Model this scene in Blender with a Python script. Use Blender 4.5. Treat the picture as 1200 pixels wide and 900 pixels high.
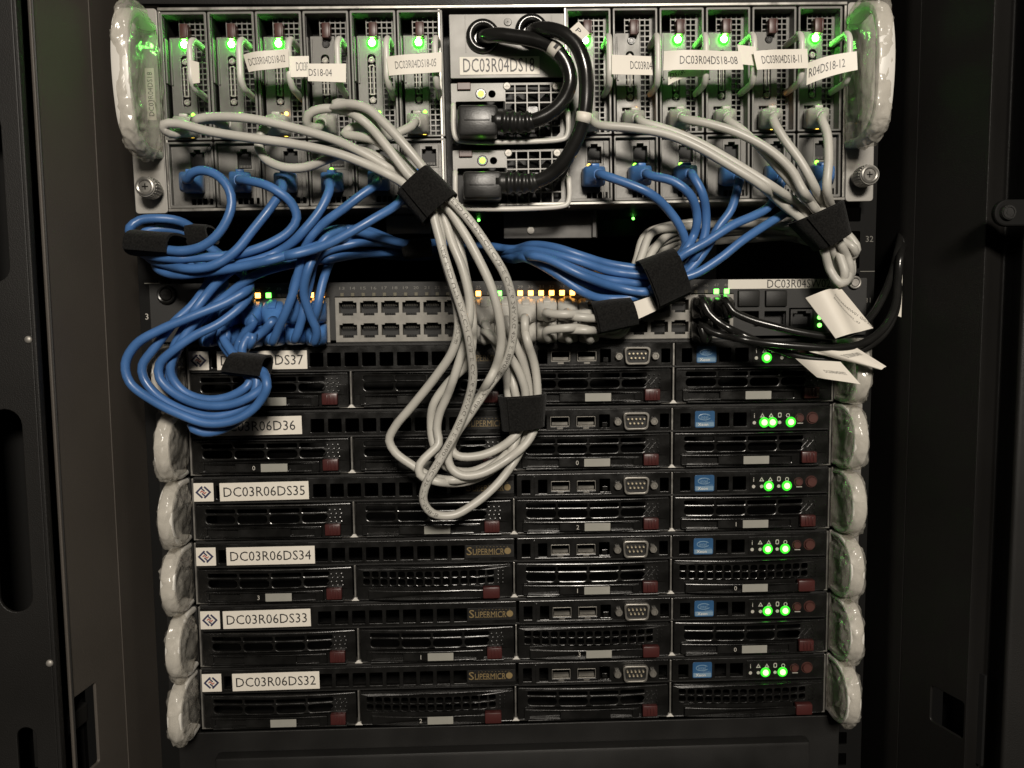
import bpy, bmesh, math, random
import numpy as np
from mathutils import Vector, Matrix, Euler, noise

random.seed(4)
for o in list(bpy.data.objects):
    bpy.data.objects.remove(o)
SC = bpy.context.scene
COL = SC.collection
MM = 0.001

# ------------------------------------------------------------------ camera
CAM = np.array([-20.814, -547.036, 284.272])
CR = np.array([0.99931444, -0.03569438, -0.0098264])
CU = np.array([0.0128613, 0.08581587, 0.996228])
CF = np.array([0.03471648, 0.99567141, -0.08621612])
FPX = 950.0
cd = bpy.data.cameras.new('camera')
cam = bpy.data.objects.new('camera', cd)
COL.objects.link(cam)
cam.matrix_world = Matrix(((CR[0], CU[0], -CF[0], CAM[0] * MM), (CR[1], CU[1], -CF[1], CAM[1] * MM),
                           (CR[2], CU[2], -CF[2], CAM[2] * MM), (0, 0, 0, 1)))
cd.sensor_width = 36.0
cd.lens = FPX / 1200 * 36
cd.clip_start = 0.01
cd.clip_end = 50
SC.camera = cam

# ------------------------------------------------------------------ light
w = bpy.data.worlds.new('World')
SC.world = w
w.use_nodes = True
w.node_tree.nodes['Background'].inputs[0].default_value = (1.0, 0.92, 0.8, 1)
w.node_tree.nodes['Background'].inputs[1].default_value = 0.005


def area(name, loc, target, size, power, col):
    l = bpy.data.lights.new(name, 'AREA')
    l.shape = 'RECTANGLE'
    l.size, l.size_y = size
    l.energy = power
    l.color = col
    o = bpy.data.objects.new(name, l)
    COL.objects.link(o)
    o.location = loc
    o.rotation_euler = (Vector(target) - Vector(loc)).to_track_quat('-Z', 'Y').to_euler()
    return o


area('aisle_ceiling_lamp', (0.14, -1.5, 0.90), (0, 0, 0.24), (0.36, 0.18), 30.0, (1.0, 0.918, 0.805))
area('fill_light', (-0.2, -2.4, 0.9), (0, 0, 0.2), (1.2, 0.6), 1.3, (1.0, 0.885, 0.73))  # weak fill light, added; no actual lamp of the aisle

SC.view_settings.view_transform = 'Standard'
SC.view_settings.look = 'None'
SC.view_settings.exposure = 0.0
SC.view_settings.gamma = 1.0
SC.view_settings.use_curve_mapping = False
SC.render.engine = 'CYCLES'
SC.cycles.use_denoising = True
SC.cycles.max_bounces = 8
SC.cycles.transparent_max_bounces = 12
SC.cycles.caustics_reflective = False
SC.cycles.caustics_refractive = False
SC.cycles.sample_clamp_indirect = 3.0


# ------------------------------------------------------------------ pixel -> world (millimetres); out = mm in front of the servers' faces
def at(px, py, out):
    d = CF * FPX + CR * (px - 600) - CU * (py - 450)
    return CAM + d * ((-out - CAM[1]) / d[1])


# ------------------------------------------------------------------ materials
MATS = {}


def mat(name, col, rough=0.5, metal=0.0, bump=0.0, bscale=300.0, var=0.0, vscale=60.0, spec=0.5, sheen=0.0, rvar=0.0, coat=0.0):
    m = bpy.data.materials.new(name)
    m.use_nodes = True
    nt = m.node_tree
    b = nt.nodes['Principled BSDF']
    b.inputs['Base Color'].default_value = (*col, 1)
    b.inputs['Roughness'].default_value = rough
    b.inputs['Metallic'].default_value = metal
    b.inputs['Specular IOR Level'].default_value = spec
    if sheen:
        b.inputs['Sheen Weight'].default_value = sheen
        b.inputs['Sheen Roughness'].default_value = 0.6
    if coat:
        b.inputs['Coat Weight'].default_value = coat
    tc = nt.nodes.new('ShaderNodeTexCoord')
    if var or rvar:
        n = nt.nodes.new('ShaderNodeTexNoise')
        n.inputs['Scale'].default_value = vscale
        n.inputs['Detail'].default_value = 5
        nt.links.new(tc.outputs['Object'], n.inputs['Vector'])
        if var:
            r = nt.nodes.new('ShaderNodeMapRange')
            r.inputs[1].default_value, r.inputs[2].default_value = 0.3, 0.7
            r.inputs[3].default_value, r.inputs[4].default_value = 1 - var, 1 + var
            nt.links.new(n.outputs['Fac'], r.inputs[0])
            mx = nt.nodes.new('ShaderNodeVectorMath')
            mx.operation = 'SCALE'
            mx.inputs[0].default_value = col
            nt.links.new(r.outputs[0], mx.inputs['Scale'])
            nt.links.new(mx.outputs[0], b.inputs['Base Color'])
        if rvar:
            r2 = nt.nodes.new('ShaderNodeMapRange')
            r2.inputs[1].default_value, r2.inputs[2].default_value = 0.3, 0.7
            r2.inputs[3].default_value, r2.inputs[4].default_value = max(0.05, rough - rvar), rough + rvar
            nt.links.new(n.outputs['Fac'], r2.inputs[0])
            nt.links.new(r2.outputs[0], b.inputs['Roughness'])
    if bump:
        n2 = nt.nodes.new('ShaderNodeTexNoise')
        n2.inputs['Scale'].default_value = bscale
        n2.inputs['Detail'].default_value = 3
        nt.links.new(tc.outputs['Object'], n2.inputs['Vector'])
        bp = nt.nodes.new('ShaderNodeBump')
        bp.inputs['Strength'].default_value = bump
        bp.inputs['Distance'].default_value = 0.0006
        nt.links.new(n2.outputs['Fac'], bp.inputs['Height'])
        nt.links.new(bp.outputs[0], b.inputs['Normal'])
    MATS[name] = m
    return m


def emit(name, col, strength):
    m = bpy.data.materials.new(name)
    m.use_nodes = True
    b = m.node_tree.nodes['Principled BSDF']
    b.inputs['Base Color'].default_value = (*[0.3 * c for c in col], 1)
    b.inputs['Emission Color'].default_value = (*col, 1)
    b.inputs['Emission Strength'].default_value = strength
    MATS[name] = m
    return m


mat('black_plastic', (0.0075, 0.0073, 0.0069), 0.25, var=0.25, vscale=90, bump=0.08, bscale=1500, rvar=0.10)
mat('black_matt', (0.004, 0.0039, 0.0037), 0.7, spec=0.15)
mat('black_metal', (0.0085, 0.0082, 0.0077), 0.5, spec=0.35, bump=0.25, bscale=1800, var=0.2, vscale=25, rvar=0.08)
mat('switch_black', (0.009, 0.0087, 0.0082), 0.55, bump=0.2, bscale=2200)
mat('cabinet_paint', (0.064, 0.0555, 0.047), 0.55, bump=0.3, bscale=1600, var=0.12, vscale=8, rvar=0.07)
mat('cabinet_dark', (0.0075, 0.007, 0.0064), 0.5, spec=0.35, bump=0.3, bscale=1600, var=0.15, vscale=8, rvar=0.07)  # dark coat of the door; on the right posts it stands in for shade
mat('steel', (0.27, 0.26, 0.24), 0.36, metal=0.7, var=0.18, vscale=120, rvar=0.1)
mat('bracket_grey', (0.055, 0.053, 0.05), 0.5, metal=0.3, var=0.35, vscale=60)
mat('port_metal', (0.20, 0.19, 0.17), 0.4, metal=0.6, var=0.2, vscale=90, rvar=0.1)
mat('steel_dull', (0.30, 0.285, 0.26), 0.5, metal=0.6, var=0.22, vscale=90, bump=0.1, bscale=900, rvar=0.1)
mat('zinc', (0.122, 0.118, 0.110), 0.45, metal=0.2, var=0.16, vscale=70, rvar=0.12, bump=0.06, bscale=900)
mat('grey_paint', (0.20, 0.193, 0.18), 0.45, metal=0.1, var=0.06, vscale=50, bump=0.08, bscale=1800, rvar=0.06)
mat('ear_paint', (0.30, 0.288, 0.266), 0.45, metal=0.15, var=0.08, vscale=40, bump=0.08, bscale=1500)
mat('white_plastic', (0.57, 0.55, 0.51), 0.4, var=0.06, vscale=40)
mat('port_bezel', (0.21, 0.20, 0.18), 0.5, metal=0.2, var=0.15, vscale=160)
mat('blue_jacket', (0.048, 0.128, 0.315), 0.40, var=0.14, vscale=45, bump=0.07, bscale=700, rvar=0.08)
mat('blue_boot', (0.060, 0.165, 0.40), 0.36, var=0.12, vscale=70, rvar=0.08)
mat('white_jacket', (0.425, 0.412, 0.375), 0.42, var=0.10, vscale=40, bump=0.07, bscale=600, rvar=0.08)
mat('white_boot', (0.45, 0.436, 0.40), 0.42, var=0.10, vscale=70)
mat('black_rubber', (0.012, 0.0118, 0.0112), 0.36, var=0.2, vscale=60, bump=0.1, bscale=800, rvar=0.1)
mat('black_jacket', (0.010, 0.0098, 0.0092), 0.22, var=0.2, vscale=60, rvar=0.06)
mat('velcro', (0.006, 0.0058, 0.0054), 0.95, bump=1.0, bscale=900, var=0.7, vscale=900, sheen=0.06, spec=0.1)
mat('paper', (0.66, 0.62, 0.55), 0.5, var=0.05, vscale=30)
mat('paper_shiny', (0.60, 0.57, 0.51), 0.3, var=0.05, vscale=30)
mat('carrier_sticker', (0.27, 0.265, 0.235), 0.45, var=0.1, vscale=50)
mat('ink', (0.018, 0.016, 0.016), 0.5)
mat('ink_grey', (0.09, 0.085, 0.075), 0.5)
mat('print_white', (0.42, 0.40, 0.36), 0.5)
mat('print_dim', (0.13, 0.125, 0.11), 0.5)
mat('print_gold', (0.20, 0.145, 0.065), 0.45)
mat('maroon', (0.050, 0.0135, 0.0125), 0.35, var=0.15, vscale=100)
mat('maroon_dark', (0.06, 0.022, 0.018), 0.4, var=0.2, vscale=100)
mat('sticker_blue', (0.028, 0.085, 0.185), 0.28, var=0.15, vscale=150)
mat('sticker_light', (0.16, 0.25, 0.34), 0.3)
mat('logo_navy', (0.018, 0.02, 0.06), 0.5)
mat('logo_red', (0.36, 0.11, 0.085), 0.5)
mat('gold_contact', (0.75, 0.66, 0.48), 0.35, metal=0.6)
mat('socket_black', (0.004, 0.004, 0.004), 0.6)
mat('led_off', (0.10, 0.09, 0.06), 0.35)
emit('led_green', (0.16, 1.0, 0.10), 170)
emit('led_halo', (0.05, 1.0, 0.03), 0.9)  # bloom around the green lights, put into a softly glowing ring
emit('led_green_soft', (0.16, 1.0, 0.10), 5)
emit('led_green_flat', (0.14, 1.0, 0.08), 10)
emit('led_amber', (1.0, 0.42, 0.07), 9)
emit('led_yellow', (1.0, 0.62, 0.08), 5)
emit('led_lime', (0.24, 1.0, 0.05), 5)

# transparent wrapping film: half clear, half a wrinkled sheen
m = bpy.data.materials.new('film')
m.use_nodes = True
nt = m.node_tree
pb = nt.nodes['Principled BSDF']
pb.inputs['Base Color'].default_value = (0.60, 0.57, 0.51, 1)
pb.inputs['Roughness'].default_value = 0.22
tc = nt.nodes.new('ShaderNodeTexCoord')
nz = nt.nodes.new('ShaderNodeTexNoise')
nz.inputs['Scale'].default_value = 55
nz.inputs['Detail'].default_value = 2
nz.inputs['Distortion'].default_value = 1.5
nt.links.new(tc.outputs['Object'], nz.inputs['Vector'])
bp = nt.nodes.new('ShaderNodeBump')
bp.inputs['Strength'].default_value = 0.8
bp.inputs['Distance'].default_value = 0.002
nt.links.new(nz.outputs['Fac'], bp.inputs['Height'])
nt.links.new(bp.outputs[0], pb.inputs['Normal'])
tr = nt.nodes.new('ShaderNodeBsdfTransparent')
tr.inputs[0].default_value = (0.93, 0.92, 0.90, 1)
bp.inputs['Strength'].default_value = 0.6
gl = nt.nodes.new('ShaderNodeBsdfGlossy')
gl.inputs['Roughness'].default_value = 0.2
nt.links.new(bp.outputs[0], gl.inputs['Normal'])
mg = nt.nodes.new('ShaderNodeMixShader')
mg.inputs[0].default_value = 0.06
nt.links.new(tr.outputs[0], mg.inputs[1])
nt.links.new(gl.outputs[0], mg.inputs[2])
mx = nt.nodes.new('ShaderNodeMixShader')
rm = nt.nodes.new('ShaderNodeMapRange')
rm.inputs[1].default_value, rm.inputs[2].default_value = 0.4, 0.7
rm.inputs[3].default_value, rm.inputs[4].default_value = 0.20, 0.36
nt.links.new(nz.outputs['Fac'], rm.inputs[0])
nt.links.new(rm.outputs[0], mx.inputs[0])
nt.links.new(mg.outputs[0], mx.inputs[1])
nt.links.new(pb.outputs[0], mx.inputs[2])
nt.links.new(mx.outputs[0], nt.nodes['Material Output'].inputs[0])
MATS['film'] = m


# ------------------------------------------------------------------ mesh building (everything in mm, scaled when the mesh is made)
class MB:
    def __init__(s):
        s.v, s.f = [], []

    def add(s, v, f):
        n = len(s.v)
        s.v += [tuple(p) for p in v]
        s.f += [[i + n for i in q] for q in f]
        return s

    def box(s, x0, x1, y0, y1, z0, z1, bev=0.0, rot=None):
        bm = bmesh.new()
        bmesh.ops.create_cube(bm, size=1)
        for p in bm.verts:
            p.co = Vector(((x0 + x1) / 2 + p.co.x * (x1 - x0), (y0 + y1) / 2 + p.co.y * (y1 - y0), (z0 + z1) / 2 + p.co.z * (z1 - z0)))
        if bev:
            bmesh.ops.bevel(bm, geom=bm.edges[:], offset=bev, segments=2, affect='EDGES', profile=0.5)
        if rot is not None:
            c = Vector(((x0 + x1) / 2, (y0 + y1) / 2, (z0 + z1) / 2))
            for p in bm.verts:
                p.co = c + rot @ (p.co - c)
        bm.verts.index_update()
        s.add([p.co[:] for p in bm.verts], [[q.index for q in f.verts] for f in bm.faces])
        bm.free()
        return s

    def cyl(s, c, r, h, axis='y', n=16, r2=None):
        # from c towards -axis (out of the face) by h
        r2 = r if r2 is None else r2
        v = []
        for k, (rr, t) in enumerate(((r, 0.0), (r2, -h))):
            for i in range(n):
                a = 2 * math.pi * i / n
                p = {'y': (rr * math.cos(a), t, rr * math.sin(a)), 'x': (t, rr * math.cos(a), rr * math.sin(a)),
                     'z': (rr * math.cos(a), rr * math.sin(a), t)}[axis]
                v.append((c[0] + p[0], c[1] + p[1], c[2] + p[2]))
        f = [[i, (i + 1) % n, n + (i + 1) % n, n + i] for i in range(n)] + [list(range(n))[::-1], list(range(n, 2 * n))]
        return s.add(v, f)

    def sphere(s, c, r, n=10, m=6, sy=1.0):
        v = [(c[0], c[1], c[2] + r)]
        for j in range(1, m):
            t = math.pi * j / m
            for i in range(n):
                a = 2 * math.pi * i / n
                v.append((c[0] + r * math.sin(t) * math.cos(a), c[1] + sy * r * math.sin(t) * math.sin(a), c[2] + r * math.cos(t)))
        v.append((c[0], c[1], c[2] - r))
        f = [[0, 1 + i, 1 + (i + 1) % n] for i in range(n)]
        for j in range(m - 2):
            for i in range(n):
                a, b = 1 + j * n + i, 1 + j * n + (i + 1) % n
                f.append([a, a + n, b + n, b])
        L = len(v) - 1
        f += [[L, 1 + (m - 2) * n + (i + 1) % n, 1 + (m - 2) * n + i] for i in range(n)]
        return s.add(v, f)

    def torus(s, c, R, r, n=24, k=8):
        v, f = [], []
        for i in range(n):
            a = 2 * math.pi * i / n
            for j in range(k):
                b = 2 * math.pi * j / k
                q = R + r * math.cos(b)
                v.append((c[0] + q * math.cos(a), c[1] + r * math.sin(b), c[2] + q * math.sin(a)))
                f.append([i * k + j, i * k + (j + 1) % k, ((i + 1) % n) * k + (j + 1) % k, ((i + 1) % n) * k + j])
        return s.add(v, f)

    def tube(s, pts, r, n=10, cap=True):
        P = np.asarray(pts, float)
        rad = np.full(len(P), r) if np.isscalar(r) else np.asarray(r, float)
        T = np.gradient(P, axis=0)
        T /= np.linalg.norm(T, axis=1)[:, None] + 1e-9
        u = np.cross(T[0], [0.3, -0.2, 0.93])
        u /= np.linalg.norm(u)
        v = []
        for i in range(len(P)):
            u = u - T[i] * (u @ T[i])
            u /= np.linalg.norm(u) + 1e-9
            wv = np.cross(T[i], u)
            for j in range(n):
                a = 2 * math.pi * j / n
                v.append(P[i] + rad[i] * (math.cos(a) * u + math.sin(a) * wv))
        f = []
        for i in range(len(P) - 1):
            for j in range(n):
                f.append([i * n + j, i * n + (j + 1) % n, (i + 1) * n + (j + 1) % n, (i + 1) * n + j])
        if cap:
            f += [list(range(n))[::-1], list(range((len(P) - 1) * n, len(P) * n))]
        return s.add(v, f)

    def mesh(s, name, material, smooth=False, xf=None, auto=None):
        me = bpy.data.meshes.new(name)
        V = np.array(s.v, float)
        if xf is not None:
            V = np.array([xf(p) for p in V])
        me.from_pydata((V * MM).tolist(), [], s.f)
        me.materials.append(MATS[material])
        if smooth:
            me.polygons.foreach_set('use_smooth', [True] * len(me.polygons))
            if auto:
                me.set_sharp_from_angle(angle=math.radians(auto))
        bm = bmesh.new()
        bm.from_mesh(me)
        bmesh.ops.recalc_face_normals(bm, faces=bm.faces[:])
        bm.to_mesh(me)
        bm.free()
        me.update()
        return me


CACHE = {}


def M(key, fn):
    if key not in CACHE:
        CACHE[key] = fn()
    return CACHE[key]


def rr(x0, x1, z0, z1, r=0.0, n=4):
    """rounded rectangle as a list of points"""
    if r <= 0:
        return [(x0, z0), (x1, z0), (x1, z1), (x0, z1)]
    r = min(r, (x1 - x0) / 2 - 1e-4, (z1 - z0) / 2 - 1e-4)
    out = []
    for cx, cz, a0 in ((x1 - r, z0 + r, -90), (x1 - r, z1 - r, 0), (x0 + r, z1 - r, 90), (x0 + r, z0 + r, 180)):
        for k in range(n + 1):
            a = math.radians(a0 + 90 * k / n)
            out.append((cx + r * math.cos(a), cz + r * math.sin(a)))
    return out


def circ(x, z, r, n=16):
    return [(x + r * math.cos(2 * math.pi * k / n), z + r * math.sin(2 * math.pi * k / n)) for k in range(n)]


def subdiv(poly, step):
    out = []
    for (a, b), (c, d) in zip(poly, poly[1:] + poly[:1]):
        n = max(1, int(math.hypot(c - a, d - b) / step))
        out += [(a + (c - a) * k / n, b + (d - b) * k / n) for k in range(n)]
    return out


def plate_vf(outline, holes, y, thick, bev=0.15):
    """a sheet in the XZ plane with holes: its front at y, its back at y + thick (mm)"""
    cu = bpy.data.curves.new('c', 'CURVE')
    cu.dimensions = '2D'
    cu.fill_mode = 'BOTH'
    cu.extrude = max(thick / 2 - bev, 0.01)
    cu.bevel_depth = bev
    cu.bevel_resolution = 1 if bev else 0
    cu.offset = -bev
    for poly in [outline] + list(holes):
        sp = cu.splines.new('POLY')
        sp.points.add(len(poly) - 1)
        for p, (x, z) in zip(sp.points, poly):
            p.co = (x, z, 0, 1)
        sp.use_cyclic_u = True
    ob_ = bpy.data.objects.new('c', cu)
    me = bpy.data.meshes.new_from_object(ob_)
    v = [(p.co.x, y + thick / 2 - p.co.z, p.co.y) for p in me.vertices]
    f = [list(p.vertices) for p in me.polygons]
    bpy.data.objects.remove(ob_)
    bpy.data.curves.remove(cu)
    bpy.data.meshes.remove(me)
    return v, f


def plate(mb, outline, holes, y, thick, bev=0.15, xf=None):
    v, f = plate_vf(outline, holes, y, thick, bev)
    if xf:
        v = [xf(p) for p in v]
    return mb.add(v, f)


def text_vf(body, wid, hei, extr=0.04, align='C'):
    """flat lettering fitted into wid x hei mm, centred on the origin of the XZ plane, facing -y"""
    cu = bpy.data.curves.new('t', 'FONT')
    cu.body = body
    cu.size = 10
    cu.resolution_u = 2
    cu.extrude = 0
    ob_ = bpy.data.objects.new('t', cu)
    me = bpy.data.meshes.new_from_object(ob_)
    v = np.array([p.co[:] for p in me.vertices])
    f = [list(p.vertices) for p in me.polygons]
    bpy.data.objects.remove(ob_)
    bpy.data.curves.remove(cu)
    bpy.data.meshes.remove(me)
    lo, hi = v.min(0), v.max(0)
    sx = wid / (hi[0] - lo[0]) if wid else hei / (hi[1] - lo[1])
    sz = hei / (hi[1] - lo[1]) if hei else sx
    return [((p[0] - (lo[0] + hi[0]) / 2) * sx, 0.0, (p[1] - (lo[1] + hi[1]) / 2) * sz) for p in v], f


def text_mesh(body, wid, hei, material):
    def mk():
        mb = MB()
        mb.add(*text_vf(body, wid, hei))
        me = mb.mesh('lettering', material)
        return me
    return M(('text', body, wid, hei, material), mk)


# ------------------------------------------------------------------ objects
def basis(loc, rot=(0, 0, 0)):
    return Matrix.Translation(Vector(loc) * MM) @ Euler(rot).to_matrix().to_4x4()


def thing(name, label, cat, loc=(0, 0, 0), rot=(0, 0, 0), group=None):
    o = bpy.data.objects.new(name, None)
    COL.objects.link(o)
    o.empty_display_size = 0.01
    o.location = Vector(loc) * MM
    o.rotation_euler = rot
    o['label'], o['category'] = label, cat
    if group:
        o['group'] = group
    return o


def wm(o):
    m = o.matrix_basis
    p = o.parent
    while p is not None:
        m = p.matrix_basis @ m
        p = p.parent
    return m


def ob(name, me, parent=None, loc=(0, 0, 0), rot=(0, 0, 0), label=None, kind=None, world=False):
    """link a mesh as one object; world=True: its vertices are world coordinates, moved into the parent's frame"""
    o = bpy.data.objects.new(name, me)
    COL.objects.link(o)
    if world and parent is not None:
        me.transform(wm(parent).inverted())
    o.parent = parent
    o.location = Vector(loc) * MM
    o.rotation_euler = rot
    if label:
        o['label'] = label
    if kind:
        o['kind'] = kind
    return o


def led(parent, x, y, z, r, material, name='status_light', square=False, collar=None):
    def mk():
        mb = MB()
        if square:
            mb.box(-r, r, -0.35, 0.4, -r, r, 0.12)
        else:
            mb.sphere((0, 0, 0), r, 12, 8)
        return mb.mesh('status_light', material, not square)
    o = ob(name, M(('led', r, material, square), mk), parent, (x, y, z))
    if collar:  # ring round the light
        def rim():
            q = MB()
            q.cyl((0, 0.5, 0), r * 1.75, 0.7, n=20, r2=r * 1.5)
            return q.mesh('halo_or_bezel', collar, True, auto=35)
        ob('halo_or_bezel', M(('rim', r, collar), rim), o)
    return o


# ------------------------------------------------------------------ the cabinet
rack = thing('rack_cabinet', 'tall black server cabinet open at the front, holding all the equipment', 'server cabinet', (0, 0, -10))
Z0, Z1 = -330.0, 760.0


def upright(name, prof, material, bev=1.2):
    """a vertical sheet-metal profile: prof = [(x, y)] polyline with 1.5 mm thickness"""
    P = np.array(prof, float)
    mb = MB()
    # rounded corners
    pts = [P[0]]
    for a, b, c in zip(P[:-2], P[1:-1], P[2:]):
        r = min(4.0, np.linalg.norm(b - a) / 2.2, np.linalg.norm(c - b) / 2.2)
        p, q = b + (a - b) / np.linalg.norm(a - b) * r, b + (c - b) / np.linalg.norm(c - b) * r
        for t in np.linspace(0, 1, 6):
            pts.append((1 - t) ** 2 * p + 2 * t * (1 - t) * b + t * t * q)
    pts.append(P[-1])
    pts = np.array(pts)
    T = np.gradient(pts, axis=0)
    T /= np.linalg.norm(T, axis=1)[:, None]
    N = np.stack([-T[:, 1], T[:, 0]], 1) * 1.5
    v, f = [], []
    n = len(pts)
    for z in (Z0, Z1):
        v += [(p[0], p[1], z) for p in pts] + [(p[0] + d[0], p[1] + d[1], z) for p, d in zip(pts, N)]
    for i in range(n - 1):
        f += [[i, i + 1, 2 * n + i + 1, 2 * n + i], [n + i, n + i + 1, 3 * n + i + 1, 3 * n + i], [i, i + 1, n + i + 1, n + i],
              [2 * n + i, 2 * n + i + 1, 3 * n + i + 1, 3 * n + i]]
    f += [[0, n, 3 * n, 2 * n], [n - 1, 2 * n - 1, 4 * n - 1, 3 * n - 1]]
    mb.add(v, f)
    return ob(name, mb.mesh(name, material, True, auto=40), rack, world=True)


def X(px, out, y=450):
    return at(px, y, out)[0]


def slanted_plate(name, pxa, outa, pxb, outb, holes_px, material, z0=Z0, z1=Z1, r=3.0, thick=2.0):
    """a standing sheet between two vertical lines; holes given as pixel boxes on it"""
    A, B = np.array([X(pxa, outa), -outa]), np.array([X(pxb, outb), -outb])
    L = np.linalg.norm(B - A)
    d = (B - A) / L
    nrm = np.array([-d[1], d[0]])   # points into the rack

    def hit(px, py):
        dd = CF * FPX + CR * (px - 600) - CU * (py - 450)
        t = ((A - CAM[:2]) @ nrm) / (dd[:2] @ nrm)
        p = CAM + dd * t
        return (p[:2] - A) @ d, p[2]
    holes = []
    for (x0, y0, x1, y1, rad) in holes_px:
        u0, za = hit(x0, y0)
        u1, zb = hit(x1, y1)
        holes.append(rr(max(u0, 2), min(u1, L - 2), zb, za, rad, 5))
    mb = MB()

    def xf(p):
        q = A + d * p[0] + nrm * p[1]
        return (q[0], q[1], p[2])
    plate(mb, rr(0, L, z0, z1), holes, 0, thick, 0.5, xf)
    o = ob(name, mb.mesh(name, material), rack, world=True)
    return o, hit, xf, L


# left side: door frame with slots, channel, post
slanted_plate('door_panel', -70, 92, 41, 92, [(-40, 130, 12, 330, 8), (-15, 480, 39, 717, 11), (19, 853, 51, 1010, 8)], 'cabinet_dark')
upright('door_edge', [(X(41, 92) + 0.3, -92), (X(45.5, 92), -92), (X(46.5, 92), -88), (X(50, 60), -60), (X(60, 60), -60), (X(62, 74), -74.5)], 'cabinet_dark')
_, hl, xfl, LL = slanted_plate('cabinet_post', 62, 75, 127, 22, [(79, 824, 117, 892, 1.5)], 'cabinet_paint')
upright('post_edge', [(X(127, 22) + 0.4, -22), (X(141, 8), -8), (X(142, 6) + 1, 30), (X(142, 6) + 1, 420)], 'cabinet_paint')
mb = MB()
u0, z0_ = hl(75, 900)
u1, z1_ = hl(121, 816)
mb.box(u0, u1, 16, 18, z0_, z1_)
mb.box(u0 + 4, u1 - 8, 5, 12, z0_ + 12, z0_ + 24, 1)
mb.v = [xfl(p) for p in mb.v]
ob('cutout_back', mb.mesh('cutout_back', 'black_metal'), rack, world=True)
for px, py, oo in ((33, 398, 92), (58, 777, 92)):
    p = at(px, py, oo)
    mb = MB()
    mb.sphere((p[0] + 0.2, p[1] - 0.2, p[2]), 2.1, 14, 8, 0.6)
    ob('rivet', mb.mesh('rivet', 'steel_dull', True), rack, world=True)
mb = MB()
p = at(20, 450, 60)
mb.box(p[0] - 70, p[0] + 22, -50, -46, Z0, Z1)
ob('door_back', mb.mesh('door_back', 'black_matt'), rack, world=True)
# right side, turned from the lamp: shade put into its dark coat
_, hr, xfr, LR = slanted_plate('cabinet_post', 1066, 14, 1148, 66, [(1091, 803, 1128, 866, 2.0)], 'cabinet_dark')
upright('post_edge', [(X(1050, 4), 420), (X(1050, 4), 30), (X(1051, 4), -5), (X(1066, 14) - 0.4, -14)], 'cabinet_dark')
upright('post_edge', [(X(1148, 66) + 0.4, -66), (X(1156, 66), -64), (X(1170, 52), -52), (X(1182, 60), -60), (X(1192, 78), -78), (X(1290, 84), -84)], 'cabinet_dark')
mb = MB()
u0, z0_ = hr(1084, 874)
u1, z1_ = hr(1134, 796)
mb.box(u0, u1, 14, 16, z0_, z1_)
mb.v = [xfr(p) for p in mb.v]
ob('cutout_back', mb.mesh('cutout_back', 'socket_black'), rack, world=True)
p = at(1176, 250, 90)
mb = MB()
plate(mb, rr(p[0] - 7, p[0] + 26, p[2] - 7.5, p[2] + 7.5, 7.3, 8), [], -93, 4, 1.0)
dl = ob('door_latch', mb.mesh('door_latch', 'black_matt'), rack, world=True)
mb = MB()
mb.cyl((p[0], -93, p[2]), 4.6, 2.2, n=20, r2=4.0)
mb.cyl((p[0], -95.2, p[2]), 1.8, 0.3, n=6)
mb.torus((p[0], -95.2, p[2]), 3.2, 0.5, 20, 6)
ob('screw', mb.mesh('screw', 'black_metal', True, auto=35), dl, world=True)

# mounting rails with their unit numbers
for s, xa, xb in ((-1, -249, -221.5), (1, 221.5, 247.5)):
    holes = []
    cx = -232 if s < 0 else 232
    for u in range(-1, 12):
        for dz in (6.35, 22.2, 38.1):
            holes.append(rr(cx - 4.7, cx + 4.7, 44.45 * u + dz - 4.7, 44.45 * u + dz + 4.7, 0.8, 2))
    mb = MB()
    plate(mb, rr(xa, xb, -60, 520), holes, 3.0, 2.0, 0.2)
    rail = ob('mounting_rail', mb.mesh('mounting_rail', 'black_matt'), rack, world=True)
    for body, px, py, hgt in ((('31', 174, 371, 4.0), ('30', 190, 446, 4.0)) if s < 0 else (('32', 1019, 280, 4.0), ('31', 1017, 352, 3.6))):
        q = at(px, py, -2.6)
        mb = MB()
        v, f = text_vf(body, 0, hgt)
        mb.add([(a + q[0], 2.6, c + q[2]) for a, b, c in v], f)
        ob('unit_number', mb.mesh('unit_number', 'print_white' if py in (371,) else 'print_dim'), rail, world=True)
    q = at(180 if s < 0 else 1018, 332 if s < 0 else 318, -2.6)
    mb = MB()
    mb.box(q[0] - 6, q[0] + 4, 2.4, 3.0, q[2] - 0.25, q[2] + 0.25)
    ob('unit_mark', mb.mesh('unit_mark', 'print_white' if s < 0 else 'print_dim'), rail, world=True)

# blanking panels above and below, inside of the cabinet
mb = MB()
mb.box(-240, 240, -1.5, 2, 484, 640, 0.8)
ob('blanking_panel', mb.mesh('blanking_panel', 'black_metal', True, auto=35), rack, world=True)
mb = MB()
plate(mb, rr(-236, 230, -90, -3.5, 1), [], 0.5, 2, 0.5)
mb.box(-209, 206, -9.5, 1.5, -90, -17.0, 2.8)
ob('blanking_panel', mb.mesh('blanking_panel', 'black_metal', True, auto=35), rack, world=True)
mb = MB()
mb.box(-420, 420, 430, 434, Z0, Z1)
mb.box(-420, 420, 4, 430, Z0, Z0 + 3)
mb.box(-420, 420, 4, 430, 640, 643)
ob('back_panel', mb.mesh('back_panel', 'black_matt'), rack, world=True)
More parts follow.
